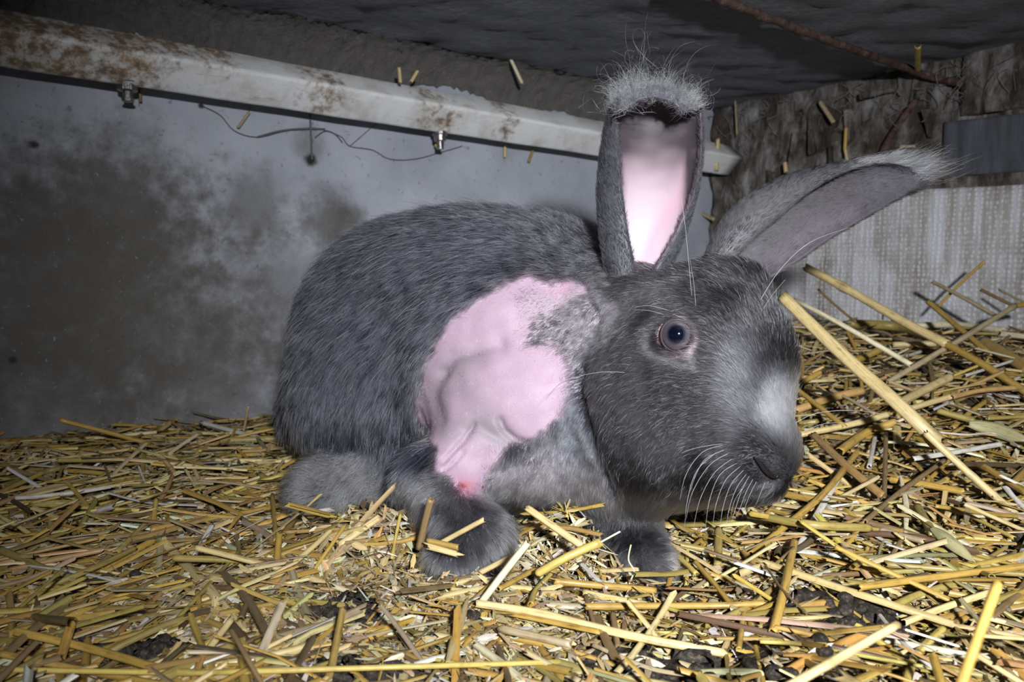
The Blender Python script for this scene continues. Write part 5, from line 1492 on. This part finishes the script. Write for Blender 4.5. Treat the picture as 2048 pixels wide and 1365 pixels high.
for (x, y) in xy:
    if cnt >= 150: break
    px, py, d = project(np.array([x, y, float(Hs(x, y))]))
    if not (-80 < px < 2130 and py < 1440): continue
    if 560 < px < 1500 and py > 1000 and g.random() < .65: continue    # chaff lies there instead
    k = int(g.integers(18)); src = variants[k]
    a = float(ang_left(np.array([x]), np.array([y]), g)[0]); N_ = slope_normal(np.array([x]), np.array([y]))[0]
    D = np.array([math.cos(a), math.sin(a), g.normal(0, .05)]); D = norm(D - (D @ N_) * N_ * .95)
    Sd = norm(np.cross(N_, D)); Un = np.cross(D, Sd)
    C = np.array([x, y, float(Hs(x, y)) + g.uniform(.002, .007)])
    hl = .5 * .1
    ts = np.linspace(-hl, hl, 7); tp = C + ts[:, None] * D
    if not (body_sdf(tp) > .004).all() or not inside_hutch(tp[:, 0], tp[:, 1], .006).all(): continue
    if np.linalg.norm(C - CAM) < .24 or bare(tp[:, 0], tp[:, 1]).any(): continue
    if used[k]: o = src.copy(); COL.objects.link(o)
    else: o = src; used[k] = True
    M = Matrix(((D[0], Sd[0], Un[0], C[0]), (D[1], Sd[1], Un[1], C[1]), (D[2], Sd[2], Un[2], C[2]), (0, 0, 0, 1)))
    s = g.uniform(.85, 1.2)
    o.matrix_world = M @ Matrix.Scale(s, 4)
    key = 'right' if px > 1450 and py < 1150 else ('left' if px < 640 else 'front')
    qx, qy, _ = project(np.array([C - D * .03, C + D * .03])); dx_, dy_ = qx[1] - qx[0], -(qy[1] - qy[0])
    an = math.degrees(math.atan2(dy_, dx_)) % 180
    ori = 'lying level' if an < 12 or an > 168 else ('rising rightward' if an < 62 else ('aimed forward' if an < 118 else 'falling rightward'))
    if px < 640: col_ = ['at the far left edge', 'in the left litter', 'left of the rabbit'][min(2, int(max(px, 0) / 214))]
    elif px < 1450: col_ = ['below the chaff mound', 'below the near front paw', 'below the chest', 'below the muzzle'][min(3, int((px - 640) / 203))]
    else: col_ = ['just right of the nose', 'in the right litter', 'by the right edge'][min(2, int((px - 1450) / 200))]
    row = 'near the wall' if py < 960 else ('midway back' if py < 1110 else ('towards the front' if py < 1240 else 'at the bottom'))
    if key == 'right' and py < 850: row = 'high on the heap'
    elif key == 'right': row = 'low on the heap'
    o['label'] = ('long ' if LR[k % 6][0] > .065 else 'short ') + CN[cols[k % 10]] + ' ' + {'half': 'straw', 'tube': 'round stalk', 'flat': 'flat straw'}[LR[k % 6][1]] + ' ' + ori + ' ' + col_ + ', ' + row
    o['group'] = GROUPS[key][1]; o['category'] = 'straw'
    cnt += 1
seen = {}
for o in list(COL.objects):
    if o.get('group', '').startswith('loose stalks'): seen.setdefault(o['label'], []).append(o)
for lb, os_ in seen.items():
    if len(os_) == 2:
        ys = [project(np.array(o.matrix_world.translation))[1] for o in os_]
        for o, y_ in zip(os_, ys): o['label'] = lb + (', nearer' if y_ == max(ys) else ', farther')
for k in range(18):
    if not used[k]: bpy.data.objects.remove(variants[k])

# ------------------------------------------------------------------ droppings
m = NT('dropping', .6, .4); pos = m.coord()
n1 = m.noise(pos, 420, 5, .7)
m.color(m.ramp(n1, [(.4, (.012, .009, .007)), (.55, (.04, .031, .024)), (.70, (.15, .11, .07))])); m.bump(n1, .9, .0012)
M_DROP = m.m
def pellet_mesh(seed):
    V, F = sphere_vf(1.0, 18, 12)
    V = V * (1 + .07 * noise3(V, .5, seed)[:, None] + .03 * noise3(V, 1.8, seed + 1)[:, None])
    V[:, 2] *= .82; V[:, 0] *= 1.1
    o = mesh_obj('dropping', V * .0045, F, M_DROP); return o
srcs = [pellet_mesh(k) for k in range(5)]; us = [0] * 5
DP = {'cl': ('one of the dark round droppings clumped in the right foreground', 'droppings clumped in the right foreground'),
      'bl': ('one of the dark droppings at the bottom left', 'droppings at the bottom left'),
      'bc': ('one of the dark droppings along the bottom edge', 'droppings along the bottom edge')}
DL_ = [(1672, 1186, 34, 'cl'), (1690, 1205, 30, 'cl'), (1655, 1215, 30, 'cl'), (1688, 1232, 34, 'cl'), (1700, 1250, 32, 'cl'), (1664, 1244, 32, 'cl'), (1642, 1262, 34, 'cl'), (1672, 1272, 36, 'cl'), (1640, 1290, 32, 'cl'), (1648, 1312, 36, 'cl'), (1690, 1288, 30, 'cl'),
       (1725, 1225, 26, 'cl'), (1745, 1242, 34, 'cl'), (1765, 1262, 32, 'cl'), (1742, 1272, 30, 'cl'), (1772, 1292, 34, 'cl'), (1795, 1282, 36, 'cl'), (1756, 1305, 30, 'cl'), (1780, 1225, 26, 'cl'), (1720, 1262, 26, 'cl'), (1735, 1195, 26, 'cl'), (1810, 1300, 26, 'cl'),
       (1548, 1352, 38, 'bc'), (1580, 1352, 36, 'bc'), (1500, 1332, 30, 'bc'), (1672, 1348, 32, 'bc'), (1390, 1345, 34, 'bc'), (1345, 1352, 34, 'bc'), (1310, 1350, 32, 'bc'), (1260, 1340, 30, 'bc'), (1180, 1352, 40, 'bc'), (1140, 1356, 34, 'bc'), (1420, 1358, 30, 'bc'), (1050, 1285, 30, 'bc'), (945, 1236, 34, 'bc'), (700, 1345, 34, 'bc'), (745, 1350, 34, 'bc'), (600, 1358, 30, 'bc'), (1858, 1292, 26, 'cl'),
       (262, 1302, 30, 'bl'), (290, 1312, 30, 'bl'), (318, 1300, 34, 'bl'), (338, 1308, 30, 'bl'), (305, 1318, 28, 'bl'), (150, 1270, 28, 'bl'), (170, 1276, 26, 'bl'), (270, 1150, 22, 'bl'), (390, 1240, 24, 'bl'), (480, 1180, 26, 'bl')]
def drop(px, py, dpx, lab, grp, lift=.0):
    k = random.randrange(5); src = srcs[k]
    if us[k]: o = src.copy(); COL.objects.link(o)
    else: o = src
    us[k] = 1
    p = ground(px, py, .003); d = project(p)[2]; s = dpx * d / FPX / .0092
    s = min(s, 1.35)
    p[2] = float(Hs(p[0], p[1])) + .0022 * s + lift
    o.location = p; o.scale = (s,) * 3; o.rotation_euler = (random.uniform(-.5, .5), random.uniform(-.5, .5), random.uniform(0, 6.28))
    o['label'] = lab; o['category'] = 'dropping'
    if grp: o['group'] = grp
for x, y, s, k in DL_:
    if k == 'cl':
        lb = 'dark round dropping in the ' + ('upper' if y < 1230 else ('middle' if y < 1270 else 'lower')) + ' ' + ('left' if x < 1668 else ('centre left' if x < 1705 else ('centre right' if x < 1755 else 'right'))) + ' of the clump at the right'
    elif k == 'bl': lb = 'dark dropping at the lower left, ' + ('beside the white strips' if x < 200 else ('in the small trampled patch' if x < 345 else 'right of the wide pale straw'))
    else: lb = 'dark dropping on the bottom edge ' + ('left of centre' if x < 800 else ('under the long pale stalk' if y < 1300 else ('at the centre' if x < 1220 else ('below the muzzle' if x < 1460 else ('left of the blurred stalk' if x < 1520 else ('first one under the blurred stalk' if x < 1565 else ('second one under the blurred stalk' if x < 1620 else 'right of the blurred stalk')))))))
    drop(x, y, s, lb, DP[k][1], lift=.0015 + (.0025 * random.random() if k == 'cl' else 0))
drop(2042, 1078, 40, 'single dark dropping at the right edge of the picture', None)
drop(693, 1192, 32, 'dark dropping below the chaff mound, upper of the pair', None)
drop(665, 1225, 36, 'dark dropping below the chaff mound, lower of the pair', None)
drop(722, 1245, 30, 'dark dropping in the chaff right of the pair below the mound', None)
drop(1490, 1328, 22, 'small dark dropping left of the bottom edge pair', None)
# trampled dark dirt where the straw has been kicked away
for (x, y, rx, ry, lab) in [(690, 1215, .020, .012, 'trampled dark dung patch below the chaff mound'), (300, 1308, .024, .010, 'trampled dark dung patch in the lower left'), (700, 1350, .040, .012, 'trampled dark dung patch at the bottom edge left of centre'),
                            (1340, 1348, .040, .012, 'trampled dark dung patch at the bottom edge right of centre'), (1320, 1194, .022, .010, 'trampled dark dung patch under the far front paw'), (1720, 1270, .030, .028, 'trampled dark dung patch among the clumped droppings')]:
    c = ground(x, y); V, F = sphere_vf(1.0, 40, 20)
    V = V * (1 + .22 * noise3(V, .45, int(x) % 7)[:, None] + .08 * noise3(V, 1.6, 2)[:, None])
    V = V * np.array([rx, ry, .0045]); V += .0010 * rng.normal(size=V.shape)
    V[:, 2] += Hs(c[0] + V[:, 0], c[1] + V[:, 1]) - .0005
    o = mesh_obj('dung_patch', V + np.array([c[0], c[1], 0]), F, M_DROP, label=lab, category='dung')
